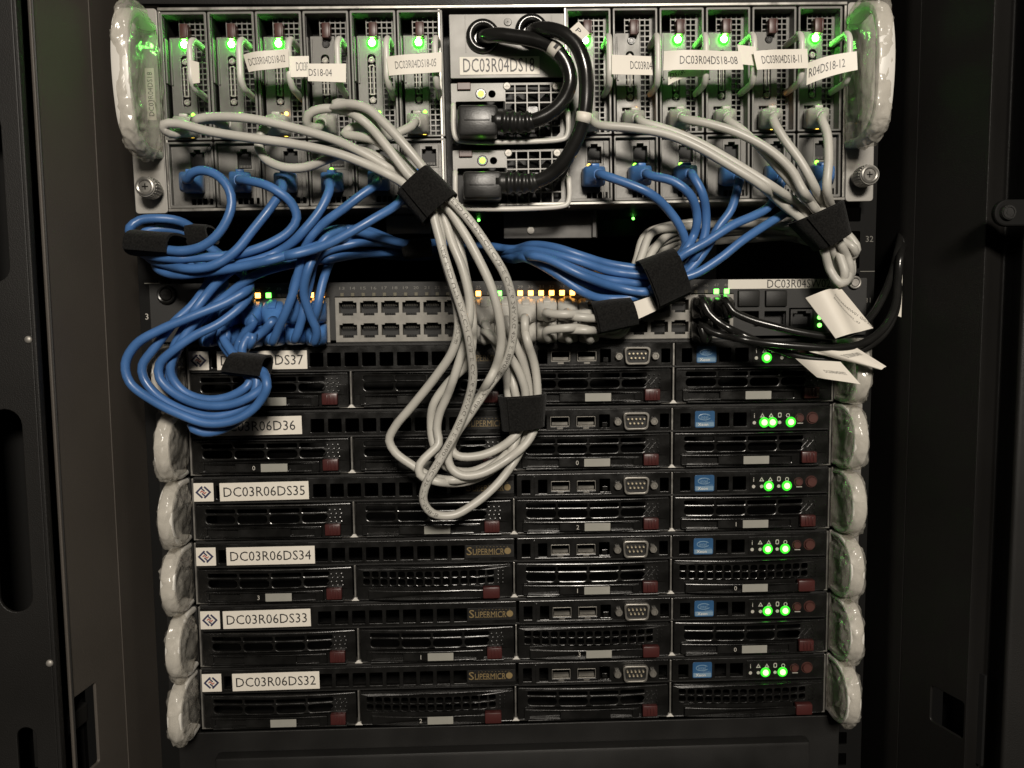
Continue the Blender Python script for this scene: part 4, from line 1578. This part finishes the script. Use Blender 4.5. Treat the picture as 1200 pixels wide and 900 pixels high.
# white, first half
WH = [
    [(216, 152, 44), (204, 157, 50), (193, 152, 54), (192, 146, 54), (208, 145, 55), (245, 154, 56), (295, 162, 58), (345, 169, 60), (395, 180, 62), (430, 193, 62), (465, 210, 60), (490, 228, 58),
     (512, 256, 58), (520, 300, 60), (534, 350, 60), (537, 385, 58), (530, 412, 54), (510, 442, 46), (482, 477, 38), (463, 500, 34), (456, 516, 32), (463, 530, 32), (483, 545, 34), (507, 559, 36), (540, 562, 34), (575, 548, 30),
     (598, 525, 24), (602, 500, 20), (598, 480, 20), (595, 457, 22), (592, 430, 26), (580, 402, 30), (570, 382, 30)],
    [(262, 146, 40), (250, 140, 44), (228, 141, 46), (240, 138, 47), (268, 137, 50), (300, 140, 52), (345, 150, 54), (395, 165, 56), (430, 182, 57), (468, 206, 56), (496, 226, 54),
     (518, 252, 55), (530, 285, 57), (542, 315, 58), (550, 350, 57), (549, 380, 54), (540, 417, 48), (525, 462, 38), (515, 485, 34), (512, 502, 32), (514, 520, 34), (503, 532, 38), (492, 544, 40), (492, 556, 40),
     (507, 563, 38), (537, 566, 34), (567, 557, 30), (595, 535, 26), (606, 510, 22), (608, 480, 20), (604, 462, 22), (600, 440, 24), (593, 412, 28), (590, 398, 28)],
    [(314, 146, 40), (307, 155, 42), (303, 170, 43), (311, 186, 45), (332, 196, 48), (358, 196, 50), (385, 186, 52), (415, 176, 54), (445, 186, 56), (476, 210, 56), (500, 228, 54),
     (522, 250, 54), (537, 285, 56), (545, 320, 57), (552, 358, 56), (554, 395, 52), (548, 425, 46), (524, 450, 40), (508, 474, 34), (505, 495, 30), (508, 520, 30), (522, 546, 30), (548, 553, 29), (580, 540, 26), (608, 515, 22),
     (616, 500, 20), (613, 470, 20), (615, 440, 24), (616, 410, 28), (615, 372, 30)],
    [(372, 150, 44), (360, 146, 48), (362, 134, 51), (376, 128, 53), (395, 128, 55), (412, 133, 57), (432, 147, 60), (455, 174, 63), (478, 204, 63), (500, 228, 62),
     (512, 268, 66), (520, 298, 68), (530, 330, 69), (540, 360, 69), (548, 390, 68), (552, 414, 64), (554, 445, 58), (547, 475, 52), (533, 508, 48), (515, 540, 46), (500, 566, 44), (496, 586, 42), (506, 601, 40), (530, 604, 38), (555, 591, 36),
     (580, 570, 32), (600, 545, 28), (616, 515, 24), (622, 490, 22), (621, 462, 24), (614, 428, 28), (602, 398, 31), (593, 374, 31)],
    [(424, 148, 44), (412, 150, 46), (404, 157, 48), (420, 160, 52), (438, 164, 55), (462, 180, 58), (486, 204, 58), (508, 228, 58),
     (522, 240, 60), (541, 268, 64), (560, 302, 66), (577, 340, 66), (586, 378, 64), (587, 405, 58), (581, 430, 52), (562, 465, 42), (540, 500, 36), (529, 525, 34), (536, 534, 34), (562, 534, 32), (590, 522, 28), (608, 505, 24),
     (614, 485, 24), (616, 462, 26), (610, 440, 28), (597, 417, 32), (578, 396, 32), (568, 388, 30)],
    [(482, 148, 40), (470, 154, 42), (456, 160, 44), (446, 152, 50), (430, 138, 56), (412, 124, 58), (396, 121, 58), (390, 124, 56), (408, 122, 60), (430, 127, 64), (452, 146, 67), (474, 170, 69), (497, 198, 68), (514, 222, 66),
     (532, 238, 66), (553, 262, 69), (573, 291, 70), (591, 321, 70), (600, 350, 68), (602, 377, 64), (600, 402, 60), (592, 427, 54), (575, 450, 46), (551, 485, 40), (531, 515, 38), (525, 532, 38), (528, 547, 38), (541, 557, 36), (564, 555, 34),
     (595, 538, 30), (618, 518, 27), (627, 500, 26), (629, 480, 26), (630, 462, 27), (627, 430, 29), (619, 403, 31), (615, 388, 30)],
]
WHTO = [(2, 0, 0), (2, 1, 1), (2, 2, 0), (2, 1, 0), (2, 0, 1), (2, 2, 1)]
WHN = ['white network cable lying lowest across the nodes, its loop swinging widest to the side', 'white network cable from the second node just above the lowest one', 'white network cable dipping in a low loop below the third node',
       'white network cable with printed jacket whose loop hangs lowest of all', 'white network cable from the fifth node in the middle of the strapped bundle', 'white network cable highest on the bundle with print along its outer bend']
PRINT = 'VERIFIED UTP PATCH CABLE CAT.6 24AWG 4PR E188601 EMC 3P TIA-568-B'
for i in range(6):
    cable('white', WH[i], WHN[i], (('node', i, 148), ('switch',) + WHTO[i]), text={3: (0.30, 0.66), 5: (0.30, 0.62), 0: (0.42, 0.5)}.get(i))
# white, second half
RW = [
    [(700, 146, 42), (740, 150, 46), (780, 157, 50), (815, 171, 53), (855, 194, 55), (890, 216, 56), (915, 238, 55), (940, 258, 52), (958, 276, 48), (966, 294, 46), (973, 317, 46), (985, 332, 46), (994, 326, 42), (990, 302, 36), (980, 282, 24), (940, 268, 4), (870, 262, -14),
     (800, 266, -8), (764, 273, 8), (752, 300, 16), (740, 335, 18), (726, 366, 22), (705, 367, 28), (675, 368, 34), (648, 368, 36), (640, 366, 34)],
    [(752, 143, 42), (782, 152, 45), (812, 164, 47), (842, 180, 49), (877, 201, 51), (910, 222, 52), (935, 240, 51), (952, 262, 48), (970, 280, 46), (978, 300, 44), (988, 320, 43), (997, 322, 40), (996, 300, 34), (984, 280, 20), (940, 262, 0), (870, 258, -18),
     (800, 262, -12), (757, 275, 4), (746, 305, 14), (736, 340, 16), (724, 372, 20), (704, 373, 28), (684, 372, 34), (668, 370, 34), (664, 366, 32)],
    [(800, 139, 42), (830, 145, 48), (865, 156, 52), (902, 176, 55), (927, 199, 56), (940, 222, 54), (957, 246, 50), (972, 268, 48), (986, 282, 46), (1000, 290, 42), (1001, 298, 36), (990, 296, 28), (960, 280, 10), (900, 268, -10), (840, 268, -18),
     (790, 272, -10), (768, 290, 6), (752, 320, 12), (740, 350, 14), (726, 376, 18), (708, 374, 24), (694, 370, 30), (688, 366, 30)],
    [(852, 141, 40), (866, 150, 43), (890, 172, 46), (915, 200, 49), (938, 226, 50), (960, 252, 48), (975, 275, 46), (984, 300, 46), (990, 322, 46), (984, 334, 44), (974, 318, 38), (968, 296, 30), (950, 276, 12), (900, 270, -14), (840, 272, -24),
     (790, 278, -16), (760, 296, 0), (744, 326, 8), (734, 360, 14), (724, 384, 20), (704, 385, 28), (676, 384, 34), (648, 386, 36), (640, 388, 34)],
    [(906, 140, 42), (917, 160, 46), (938, 189, 50), (952, 214, 52), (964, 242, 52), (976, 270, 50), (988, 292, 48), (996, 312, 44), (994, 330, 40), (984, 322, 34), (978, 300, 26), (950, 284, 6), (900, 276, -20), (840, 278, -30),
     (792, 284, -20), (764, 304, -4), (748, 332, 4), (738, 364, 12), (726, 388, 18), (706, 388, 26), (686, 387, 32), (668, 387, 34), (664, 388, 32)],
    [(963, 140, 42), (969, 156, 46), (971, 185, 50), (969, 220, 53), (974, 242, 53), (982, 264, 50), (996, 278, 46), (1004, 292, 40), (996, 302, 34), (980, 292, 20), (940, 278, 0), (880, 280, -24), (830, 284, -30), (790, 292, -20), (766, 312, -6),
     (750, 340, 2), (740, 368, 10), (728, 391, 16), (710, 391, 24), (696, 389, 30), (688, 388, 30)],
]
RWTO = [(2, 3, 0), (2, 4, 0), (2, 5, 0), (2, 3, 1), (2, 4, 1), (2, 5, 1)]
RWN = ['white network cable running the longest slant, from beside the power cords', 'white network cable from the node under the half-hidden tag DC03R04', 'white network cable arching over its neighbour from the node behind tag DS18-08',
       'white network cable from the node between tags DS18-08 and DS18-11', 'white network cable from the node behind tag DS18-11 down to the strap', 'white network cable dropping almost straight from the end node with tag DS18-12']
for i in range(6):
    cable('white', NEAR(RW[i], 0.72), RWN[i], (('node', 6 + i, 148), ('switch',) + RWTO[i]))
# black patch cables to the last switch ports
cable('black', [(823, 352, 24), (830, 366, 26), (846, 380, 28), (876, 395, 31), (908, 408, 34), (938, 418, 36), (970, 421, 38), (1006, 412, 38), (1034, 393, 34), (1049, 365, 26), (1053, 330, 16), (1056, 290, 6), (1060, 262, -8), (1060, 235, -30), (1058, 205, -60)],
      'black patch cable, outer one, rising behind the blank paper tag beside the cabinet post', (('switch', 3, 4, 0), None))
cable('black', [(850, 352, 24), (858, 364, 26), (878, 374, 30), (906, 382, 34), (940, 390, 37), (975, 394, 38), (1000, 388, 36), (1020, 372, 30), (1036, 345, 22), (1046, 318, 14), (1054, 285, 4), (1058, 262, -8), (1056, 235, -30), (1052, 205, -60)],
      'black patch cable, inner one, passing beneath the large curled paper tag', (('switch', 3, 5, 0), None))
cable('black', [(822, 380, 20), (832, 388, 24), (862, 396, 30), (896, 402, 40), (940, 406, 44), (980, 408, 45), (1012, 402, 43), (1036, 384, 38), (1049, 358, 30), (1052, 330, 22), (1055, 300, 10), (1060, 275, -2), (1064, 245, -26), (1064, 210, -60)],
      'black patch cable curving lowest in front, with the brightest shine', (('switch', 3, 4, 1), None))

RAD = {'blue': 2.8, 'white': 2.75, 'black': 2.5}
PLUG_LEN = {'blue': 21.0, 'white': 22.0, 'black': 20.0}


def endpoint(e):
    if e[0] == 'node':
        return node_port(e[1], e[2]) + np.array([0, -0.5, 0])
    return sw_port(*e[1:]) + np.array([0, -0.3, 0])


for c in CAB:
    P = np.array([at(*p) for p in c['pts']])
    c['tip0'] = c['tip1'] = None
    for k, e in enumerate(c['ends']):
        if e is None:
            continue
        tip = endpoint(e)
        first = P[0] if k == 0 else P[-1]
        d = first - tip
        d[1] = min(d[1], -14)
        d = np.array([d[0] * 0.55, d[1], d[2] * 0.55])
        if e[0] == 'switch':
            d[2] -= 9
        d /= np.linalg.norm(d)
        L = PLUG_LEN[c['kind']]
        back = tip + d * L
        c['tip%d' % k] = (tip, d)
        if k == 0:
            keep = [p for p in P[:2] if np.linalg.norm(p - back) > 6 and p[1] < back[1] + 8]
            P = np.vstack([back - d * 3, back + d * 2.5] + ([P[0]] if keep and np.linalg.norm(P[0] - back) > 7 else []) + [P[1:]])
        else:
            P = np.vstack([P[:-1]] + ([P[-1]] if np.linalg.norm(P[-1] - back) > 7 else []) + [back + d * 2.5, back - d * 3])
    c['path'] = catmull(P, 3.0)

# push touching cables apart along the line of sight, so that none runs through another
idx = np.concatenate([np.full(len(c['path']), i) for i, c in enumerate(CAB)])
loc_i = np.concatenate([np.arange(len(c['path'])) for c in CAB])
allp = np.vstack([c['path'] for c in CAB]).astype(np.float32)
lens = np.array([len(c['path']) for c in CAB])
fix = np.minimum(np.minimum(loc_i, lens[idx] - 1 - loc_i) / 6.0, 1.0)
CAMF = CAM.astype(np.float32)
ray = allp - CAMF
ray /= np.linalg.norm(ray, axis=1)[:, None]
base = allp.copy()
for it in range(24):
    mv = np.zeros(len(allp), np.float32)
    for a in range(0, len(allp), 500):
        D = allp[a:a + 500, None, :] - allp[None, :, :]
        dist = np.linalg.norm(D, axis=2)
        same = idx[a:a + 500, None] == idx[None, :]
        near = same & (np.abs(loc_i[a:a + 500, None] - loc_i[None, :]) < 9)
        hit = (dist < 6.0) & ~near
        depth = np.einsum('ijk,ik->ij', D, ray[a:a + 500])
        sg = np.where(depth >= 0, 1.0, -1.0)
        tgt = np.sqrt(np.maximum(36.0 - (dist ** 2 - depth ** 2), 0)) - np.abs(depth)
        push = np.where(hit, sg * np.maximum(tgt, 0), 0)
        cnt = np.maximum(hit.sum(1), 1)
        mv[a:a + 500] = push.sum(1) / cnt * 0.5
    # keep off the faces: chassis above, servers below
    mv *= fix
    allp = allp + ray * mv[:, None]
    for i in range(len(CAB)):
        s_ = np.where(idx == i)[0]
        q = allp[s_]
        if it % 4 == 3 and len(q) > 5:
            sm = q.copy()
            sm[1:-1] = 0.25 * q[:-2] + 0.5 * q[1:-1] + 0.25 * q[2:]
            # smooth only the depth
            dd = np.einsum('ij,ij->i', sm - q, ray[s_])
            allp[s_] = q + ray[s_] * (dd * fix[s_])[:, None]
for i, c in enumerate(CAB):
    c['path'] = allp[idx == i].astype(float)


def frame_from(d, up=(0, 0, 1)):
    """x right, y along -d (into the port), z up"""
    y = -Vector(d)
    z = Vector(up)
    x = y.cross(z).normalized()
    z = x.cross(y).normalized()
    return Matrix((x, y, z)).transposed()


def plug_mesh(kind):
    def mk():
        q = MB()
        # the boot: a body that tapers to the cable, ribbed; y runs into the port, tip at y = 0
        secs = [(1.0, 5.9, 5.4), (-1.5, 6.6, 6.0), (-11, 6.7, 6.2), (-14, 6.2, 5.8), (-17.0, 4.8, 4.6), (-20.5, 3.7, 3.7), (-21.5, 3.2, 3.2)]
        v, f = [], []
        n = 16
        for y, hw, hh in secs:
            pr = rr(-hw, hw, -hh, hh, min(hw, hh) * (0.3 if y > -13 else 0.8), 3)
            n = len(pr)
            v += [(a, y, b) for a, b in pr]
        for i in range(len(secs) - 1):
            for j in range(n):
                f.append([i * n + j, i * n + (j + 1) % n, (i + 1) * n + (j + 1) % n, (i + 1) * n + j])
        f += [list(range(n)), list(range((len(secs) - 1) * n, len(secs) * n))]
        q.add(v, f)
        # latch guard on the top, grips on the sides
        q.box(-2.6, 2.6, -12.5, -1, 5.6, 7.8, 0.8)
        for y in (-14.4, -16.4, -18.4):
            q.torus((0, y, 0), 5.2 + (y + 14) * 0.30, 0.55, 16, 6)
        return q.mesh('plug', {'blue': 'blue_boot', 'white': 'white_boot', 'black': 'black_plastic'}[kind], True, auto=40)
    return M(('plug', kind), mk)


GRP = {'blue': 'blue network cables', 'white': 'white network cables', 'black': 'black patch cables'}
for c in CAB:
    mid = c['path'][len(c['path']) // 2]
    t = thing('network_cable', c['label'], 'cable', mid, group=GRP[c['kind']])
    r = RAD[c['kind']]
    path = c['path']
    ja = ob('jacket', MB().tube(path, r, 12).mesh('jacket', c['kind'] + '_jacket', True), t, world=True)
    for k in (0, 1):
        if c['tip%d' % k] is None:
            continue
        tip, d = c['tip%d' % k]
        R = frame_from(d, (0, 0, 1))
        me = plug_mesh(c['kind'])
        o = ob('plug', me, t)
        o.matrix_basis = wm(t).inverted() @ (Matrix.Translation(Vector(tip) * MM) @ R.to_4x4())
    if c['text']:
        # print along the jacket on the side that faces the aisle
        seg = np.linalg.norm(np.diff(path, axis=0), axis=1)
        S = np.concatenate([[0], np.cumsum(seg)])
        a, b = c['text'][0] * S[-1], c['text'][1] * S[-1]
        body = PRINT
        v, f = text_vf(body, b - a, 2.3)
        T = np.gradient(path, axis=0)
        T /= np.linalg.norm(T, axis=1)[:, None]
        nv = []
        for x, _, z in v:
            s_ = (a + b) / 2 + x
            p = np.array([np.interp(s_, S, path[:, j]) for j in range(3)])
            tt = np.array([np.interp(s_, S, T[:, j]) for j in range(3)])
            vw = CAM * 0 + np.array([0.05, -1, 0.1])
            vw = vw - tt * (vw @ tt)
            vw /= np.linalg.norm(vw)
            lat = np.cross(vw, tt)
            th = -z / r * 1.0
            nv.append(p + (r + 0.06) * (math.cos(th) * vw + math.sin(th) * lat))
        ob('jacket_print', MB().add(nv, f).mesh('jacket_print', 'ink_grey'), ja, world=True)


# power cords
def cord(pts, label, collar, plug_box, idx):
    P = np.array([at(*p) for p in pts])
    path = catmull(P, 2.5)
    t = thing('power_cable', label, 'power cord', path[len(path) // 2], group='power cords of the grey enclosure')
    rad = np.full(len(path), 4.5)
    ob('jacket', MB().tube(path, rad, 16).mesh('jacket', 'black_jacket', True), t, world=True)
    # angled plug lying in its socket
    (x0, y0, x1, y1) = plug_box
    a, b = at(x0, y1, 30), at(x1, y0, 30)
    q = MB()
    q.box(a[0], b[0], -36, -13, a[2], b[2], 2.2)
    q.box(a[0] + 4, b[0] - 5, -36.5, -35.6, (a[2] + b[2]) / 2 - 0.4, (a[2] + b[2]) / 2 + 0.3, 0.2)
    pg = ob('plug', q.mesh('plug', 'black_rubber', True, auto=40), t, world=True)
    q = MB()
    arc = np.concatenate([[0], np.cumsum(np.linalg.norm(np.diff(path, axis=0), axis=1))])
    pts_ = [[np.interp(t_, arc, path[:, j]) for j in range(3)] for t_ in np.linspace(0, 23, 30)]
    pts_ = [(b[0] - 4, P[0][1], P[0][2])] + pts_[:29]
    rr_ = [6.8 - 1.2 * k / 29 + (0.7 if (k // 3) % 2 == 0 and k > 3 else -0.3) for k in range(30)]
    ob('strain_relief', q.tube(pts_, rr_, 16).mesh('strain_relief', 'black_rubber', True), pg, world=True)
    # flag-free wrap label
    s0, s1, mt, body = collar
    D = np.linalg.norm(path - at(*s0), axis=1)
    i0 = int(D.argmin())
    D = np.linalg.norm(path - at(*s1), axis=1)
    i1 = int(D.argmin())
    i0, i1 = min(i0, i1), max(i0, i1)
    cb = ob('wrap_label', MB().tube(path[i0:i1 + 1], 4.85, 20).mesh('wrap_label', mt, True), t, world=True)
    if body:
        p, tt = path[i1 - 1], path[i1] - path[i1 - 1]
        tt = tt / np.linalg.norm(tt)
        n_ = np.array([0.05, -1, 0.1])
        n_ = n_ - tt * (n_ @ tt)
        n_ /= np.linalg.norm(n_)
        u_ = np.cross(n_, tt)
        v, f = text_vf(body, 2.2, 3.4)
        ob('lettering', MB().add([p - tt * 1.0 + n_ * 4.95 + tt * x + u_ * z for x, _, z in v], f).mesh('lettering', 'ink'), cb, world=True)


cord([(583, 142, 30), (600, 143, 31), (617, 143, 32), (630, 140, 33), (647, 131, 34), (661, 116, 35), (668, 97, 36), (665, 78, 36), (655, 62, 36), (641, 52, 34), (622, 46, 32), (602, 43, 30), (584, 41, 28), (572, 42, 24), (567, 43, 16), (566, 43, 6)],
     'black power cord from the upper supply looping to the first grommet', ((655, 63, 36), (645, 55, 35), 'paper_shiny', '1'), (537, 125, 583, 161), 0)
cord([(588, 214, 30), (606, 214, 31), (622, 214, 32), (640, 208, 34), (660, 190, 38), (675, 165, 42), (684, 138, 45), (687, 108, 46), (685, 78, 47), (675, 52, 46), (661, 40, 44), (646, 35, 40), (633, 34, 34), (625, 36, 24), (623, 37, 6)],
     'black power cord from the lower supply making the larger loop', ((685, 147, 44), (686, 131, 45), 'paper', ''), (543, 202, 588, 234), 1)
# ------------------------------------------------------------------ hook-and-loop straps
def strap(name_label, corners, out, depth, seed=0, tail=None):
    """a wide band round a bundle: corners a,b = one edge across the bundle (px), c,d = the other edge"""
    a, b, c, d = [at(px, py, out) for px, py in corners]
    n = 30
    v, f = [], []
    rows = 10
    thick = 1.5
    for lay in (0, 1):
        for k in range(rows + 1):
            t = k / rows
            L = a + (d - a) * t
            R_ = b + (c - b) * t
            m_ = (L + R_) / 2
            h = (R_ - L) / 2
            for i in range(n):
                an = 2 * math.pi * i / n
                ca, sa = math.cos(an), math.sin(an)
                e = 0.75
                ca_, sa_ = math.copysign(abs(ca) ** e, ca), math.copysign(abs(sa) ** e, sa)
                k2 = 1.0 - lay * thick / max(np.linalg.norm(h), 1)
                wob = 1 + 0.02 * noise.noise(Vector((ca * 2, sa * 2, t * 3 + seed)))
                p = m_ + h * ca_ * k2 * wob + np.array([0, -1, 0]) * (depth - lay * thick) * sa_ * wob
                v.append(p)
    o1 = (rows + 1) * n
    for lay in (0, 1):
        for k in range(rows):
            for i in range(n):
                f.append([lay * o1 + k * n + i, lay * o1 + k * n + (i + 1) % n, lay * o1 + (k + 1) * n + (i + 1) % n, lay * o1 + (k + 1) * n + i])
    for k in (0, rows):
        for i in range(n):
            f.append([k * n + i, k * n + (i + 1) % n, o1 + k * n + (i + 1) % n, o1 + k * n + i])
    q = MB().add(v, f)
    t = thing('cable_strap', name_label, 'cable strap', (a + c) / 2, group='black hook-and-loop straps')
    ob('band', q.mesh('band', 'velcro', True, auto=50), t, world=True)
    # the overlapping free end, lying on the band
    q = MB()
    v, f = [], []
    na, nr = 10, 6
    for lay in (0, 1):
        for r_ in range(nr + 1):
            tt = 0.04 + 0.96 * r_ / nr
            L = a + (d - a) * tt
            R_ = b + (c - b) * tt
            m_, h = (L + R_) / 2, (R_ - L) / 2
            for i in range(na + 1):
                an = math.radians(38 + 84 * i / na)
                e = 0.75
                ca_, sa_ = math.copysign(abs(math.cos(an)) ** e, math.cos(an)), abs(math.sin(an)) ** e
                lift = 1.4 - 1.2 * lay + 0.25 * noise.noise(Vector((i * 0.7, r_ * 0.7, seed)))
                v.append(m_ + h * ca_ * (1 + 0.03 * (1 - lay)) + np.array([0, -1, 0]) * (depth + lift) * sa_)
    o1 = (nr + 1) * (na + 1)
    for lay in (0, 1):
        for r_ in range(nr):
            for i in range(na):
                k0 = lay * o1 + r_ * (na + 1) + i
                f.append([k0, k0 + 1, k0 + na + 2, k0 + na + 1])
    ring = list(range(na + 1)) + [r_ * (na + 1) + na for r_ in range(1, nr + 1)] + [nr * (na + 1) + i for i in range(na - 1, -1, -1)] + [r_ * (na + 1) for r_ in range(nr - 1, 0, -1)]
    f += [[x, y, y + o1, x + o1] for x, y in zip(ring, ring[1:] + ring[:1])]
    q.add(v, f)
    ob('free_end', q.mesh('free_end', 'velcro', True, auto=50), t, world=True)
    return t


strap('wide black strap round the white bundle below the enclosure', [(466, 228), (503, 194), (536, 228), (495, 264)], 60, 14, 1)
strap('black strap round the white cables hanging in front of the lower servers', [(583, 464), (640, 460), (638, 498), (588, 504)], 24, 13, 2)
strap('black strap round the white bundle under the end nodes', [(925, 262), (985, 235), (992, 273), (957, 294)], 37, 13, 3)
strap('black strap round the blue bundle above the switch', [(746, 306), (770, 364), (807, 346), (787, 291)], 33, 13, 4)
strap('black strap under the blue bundle, gripping white cables at the switch', [(690, 353), (700, 392), (746, 382), (736, 348)], 26, 14, 5)
strap('black strap round the blue bundle beside the mounting ear', [(158, 300), (163, 270), (212, 274), (208, 304)], 36, 20, 6)
strap('black strap hidden behind the blue arch under the enclosure', [(222, 262), (226, 292), (252, 286), (246, 264)], 12, 12, 7)
strap('black strap round the blue coil in front of label DS37', [(264, 438), (276, 412), (315, 416), (311, 444)], 34, 14, 8)
strap('black strap at the mouth of the cable opening beside the white bundle', [(470, 282), (475, 304), (506, 300), (504, 278)], -6, 12, 9)


# ------------------------------------------------------------------ paper tags
def tag(name, quad, outs, parent=None, body=None, tw=None, th=None, label=None, cat=None, curl=0.0, material='paper', tpos=(0.5, 0.5), trot=0, ink='ink', lines=None, group=None, sag=0.0):
    """a paper flag: quad = tl, tr, br, bl in px with outs; curl bends it towards the camera in its middle"""
    Q = [np.array(at(px, py, o)) for (px, py), o in zip(quad, outs)]
    W_ = (np.linalg.norm(Q[1] - Q[0]) + np.linalg.norm(Q[2] - Q[3])) / 2
    H_ = (np.linalg.norm(Q[3] - Q[0]) + np.linalg.norm(Q[2] - Q[1])) / 2
    nrm = np.cross(Q[3] - Q[0], Q[1] - Q[0])
    nrm /= np.linalg.norm(nrm)
    if nrm[1] > 0:
        nrm = -nrm
    dn = (Q[3] - Q[0]) / np.linalg.norm(Q[3] - Q[0])

    def S(u, v, off=0.0):
        p = (Q[0] * (1 - u) + Q[1] * u) * (1 - v) + (Q[3] * (1 - u) + Q[2] * u) * v
        return p + nrm * (curl * (math.sin(math.pi * u) + 0.45 * math.sin(2 * math.pi * u + v)) + off) + dn * sag * math.sin(math.pi * u)
    nu, nv = 18, 5
    q = MB()
    v, f = [], []
    for lay in (0, 1):
        for j in range(nv + 1):
            for i in range(nu + 1):
                v.append(S(i / nu, j / nv, -0.3 * lay))
    o1 = (nu + 1) * (nv + 1)
    for lay in (0, 1):
        for j in range(nv):
            for i in range(nu):
                a = lay * o1 + j * (nu + 1) + i
                f.append([a, a + 1, a + nu + 2, a + nu + 1])
    ring = [i for i in range(nu + 1)] + [j * (nu + 1) + nu for j in range(1, nv + 1)] + [nv * (nu + 1) + i for i in range(nu - 1, -1, -1)] + [j * (nu + 1) for j in range(nv - 1, 0, -1)]
    for a, b in zip(ring, ring[1:] + ring[:1]):
        f.append([a, b, b + o1, a + o1])
    q.add(v, f)
    if parent is None:
        t = thing(name, label, cat, Q[0], group=group)
        ptag = ob('paper', q.mesh('paper', material, True, auto=50), t, world=True)
    else:
        ptag = ob(name, q.mesh(name, material, True, auto=50), parent, label=label, world=True)
    for (bd, tw_, th_, tp) in (lines or ([(body, tw, th, tpos)] if body else [])):
        v, f = text_vf(bd, tw_ * W_, th_ * H_)
        out = []
        for x, _, z in v:
            c, s = math.cos(trot), math.sin(trot)
            x, z = x * c - z * s, x * s + z * c
            out.append(S(tp[0] + x / W_, tp[1] - z / H_, 0.12))
        ob('lettering', MB().add(out, f).mesh('lettering', ink), ptag, world=True)


tag('name_tag', [(222, 70), (233, 73), (234, 97), (226, 98)], (37, 38, 38, 37), NODES[0], material='paper')
tag('name_tag', [(285, 64), (338, 57), (339, 79), (292, 85)], (38, 40, 40, 38), NODES[1], 'DC03R04DS18-02', 0.84, 0.40, curl=2, ink='ink_grey')
tag('name_tag', [(338.5, 66), (362, 65.5), (362, 90), (341, 90.5)], (37, 36, 36, 37), NODES[2], 'DC03R', 0.66, 0.42, tpos=(0.66, 0.5))
tag('name_tag', [(360, 74.5), (405.5, 74.5), (405.5, 96.5), (361, 95)], (40, 39, 39, 40), NODES[3], 'DS18-04', 0.60, 0.40, tpos=(0.33, 0.5))
tag('name_tag', [(453, 66.5), (517.5, 61), (517.5, 84.5), (456, 89)], (39, 40, 40, 39), NODES[4], 'DC03R04DS18-05', 0.76, 0.40, tpos=(0.52, 0.5), curl=1, ink='ink_grey')
tag('name_tag', [(717, 64), (763, 66), (765, 88), (717, 87)], (38, 36, 36, 38), NODES[7], 'DC03R04', 0.54, 0.42, tpos=(0.73, 0.5))
tag('name_tag', [(778, 60), (868, 60), (871, 82), (777, 83)], (38, 40, 40, 38), NODES[8], 'DC03R04DS18-08', 0.74, 0.42, tpos=(0.57, 0.5), curl=2)
tag('name_tag', [(783, 84), (832, 82), (822, 90), (783, 100)], (33, 34, 32, 32), NODES[8], 'DS18-', 0.4, 0.4, tpos=(0.25, 0.4), material='paper', sag=-2, label='second tag curled below the first')
tag('name_tag', [(864, 52), (886, 55), (885, 77), (867, 75)], (38, 38, 38, 38), NODES[9], material='paper')
tag('name_tag', [(882.5, 60), (946, 57), (947, 80), (887, 82)], (41, 40, 40, 41), NODES[10], 'DC03R04DS18-11', 0.76, 0.42, tpos=(0.5, 0.5), curl=1)
tag('name_tag', [(946, 74), (1004, 60), (1005, 82), (945, 100)], (34, 42, 42, 34), NODES[11], 'R04DS18-12', 0.72, 0.42, tpos=(0.40, 0.5), curl=1, sag=-1)
tag('paper_tag', [(678, 25), (691, 39), (681, 49), (668, 34)], (50, 49, 48, 49), None, 'P', 0.30, 0.40, tpos=(0.42, 0.55), label='small white sticker P stuck on the bend of the larger power cord', cat='tag')
TG = 'paper tags on the black patch cables'
tag('paper_tag', [(944, 349), (985, 337), (1020, 386), (976, 398)], (44, 34, 40, 48), None, label='large white curled paper tag with printed lines under the switch label', cat='tag', curl=7, group=TG, trot=-1.12,
    lines=[('DC03R04SW01 Gi0/500', 1.02, 0.07, (0.80, 0.55)), ('DC03R04SW02_47', 0.78, 0.06, (0.58, 0.52))], ink='ink_grey', material='paper')
tag('paper_tag', [(948, 412), (1003, 407), (1038, 429), (1030, 433)], (44, 46, 44, 44), None, label='white paper tag folded to a point below the black patch cables', cat='tag', curl=2, group=TG,
    lines=[('DC03R04SW01', 0.5, 0.16, (0.62, 0.3))], ink='ink_grey')
tag('paper_tag', [(932, 420), (985, 424), (1008, 450), (957, 442)], (40, 42, 42, 40), None, label='white paper tag hanging lowest below the black patch cables', cat='tag', curl=2, group=TG,
    lines=[('DC03R04SW02', 0.5, 0.14, (0.62, 0.55))], ink='ink_grey')
tag('paper_tag', [(1050, 304), (1058, 312), (1056, 372), (1045, 368)], (14, 16, 22, 24), None, label='narrow white paper tag edge-on against the cabinet post', cat='tag', group=TG, curl=1)
tag('paper_tag', [(736, 356), (763, 347), (771, 363), (743, 376)], (32, 34, 34, 32), None, label='small white paper tag peeping out below the strap on the blue bundle', cat='tag', curl=1)
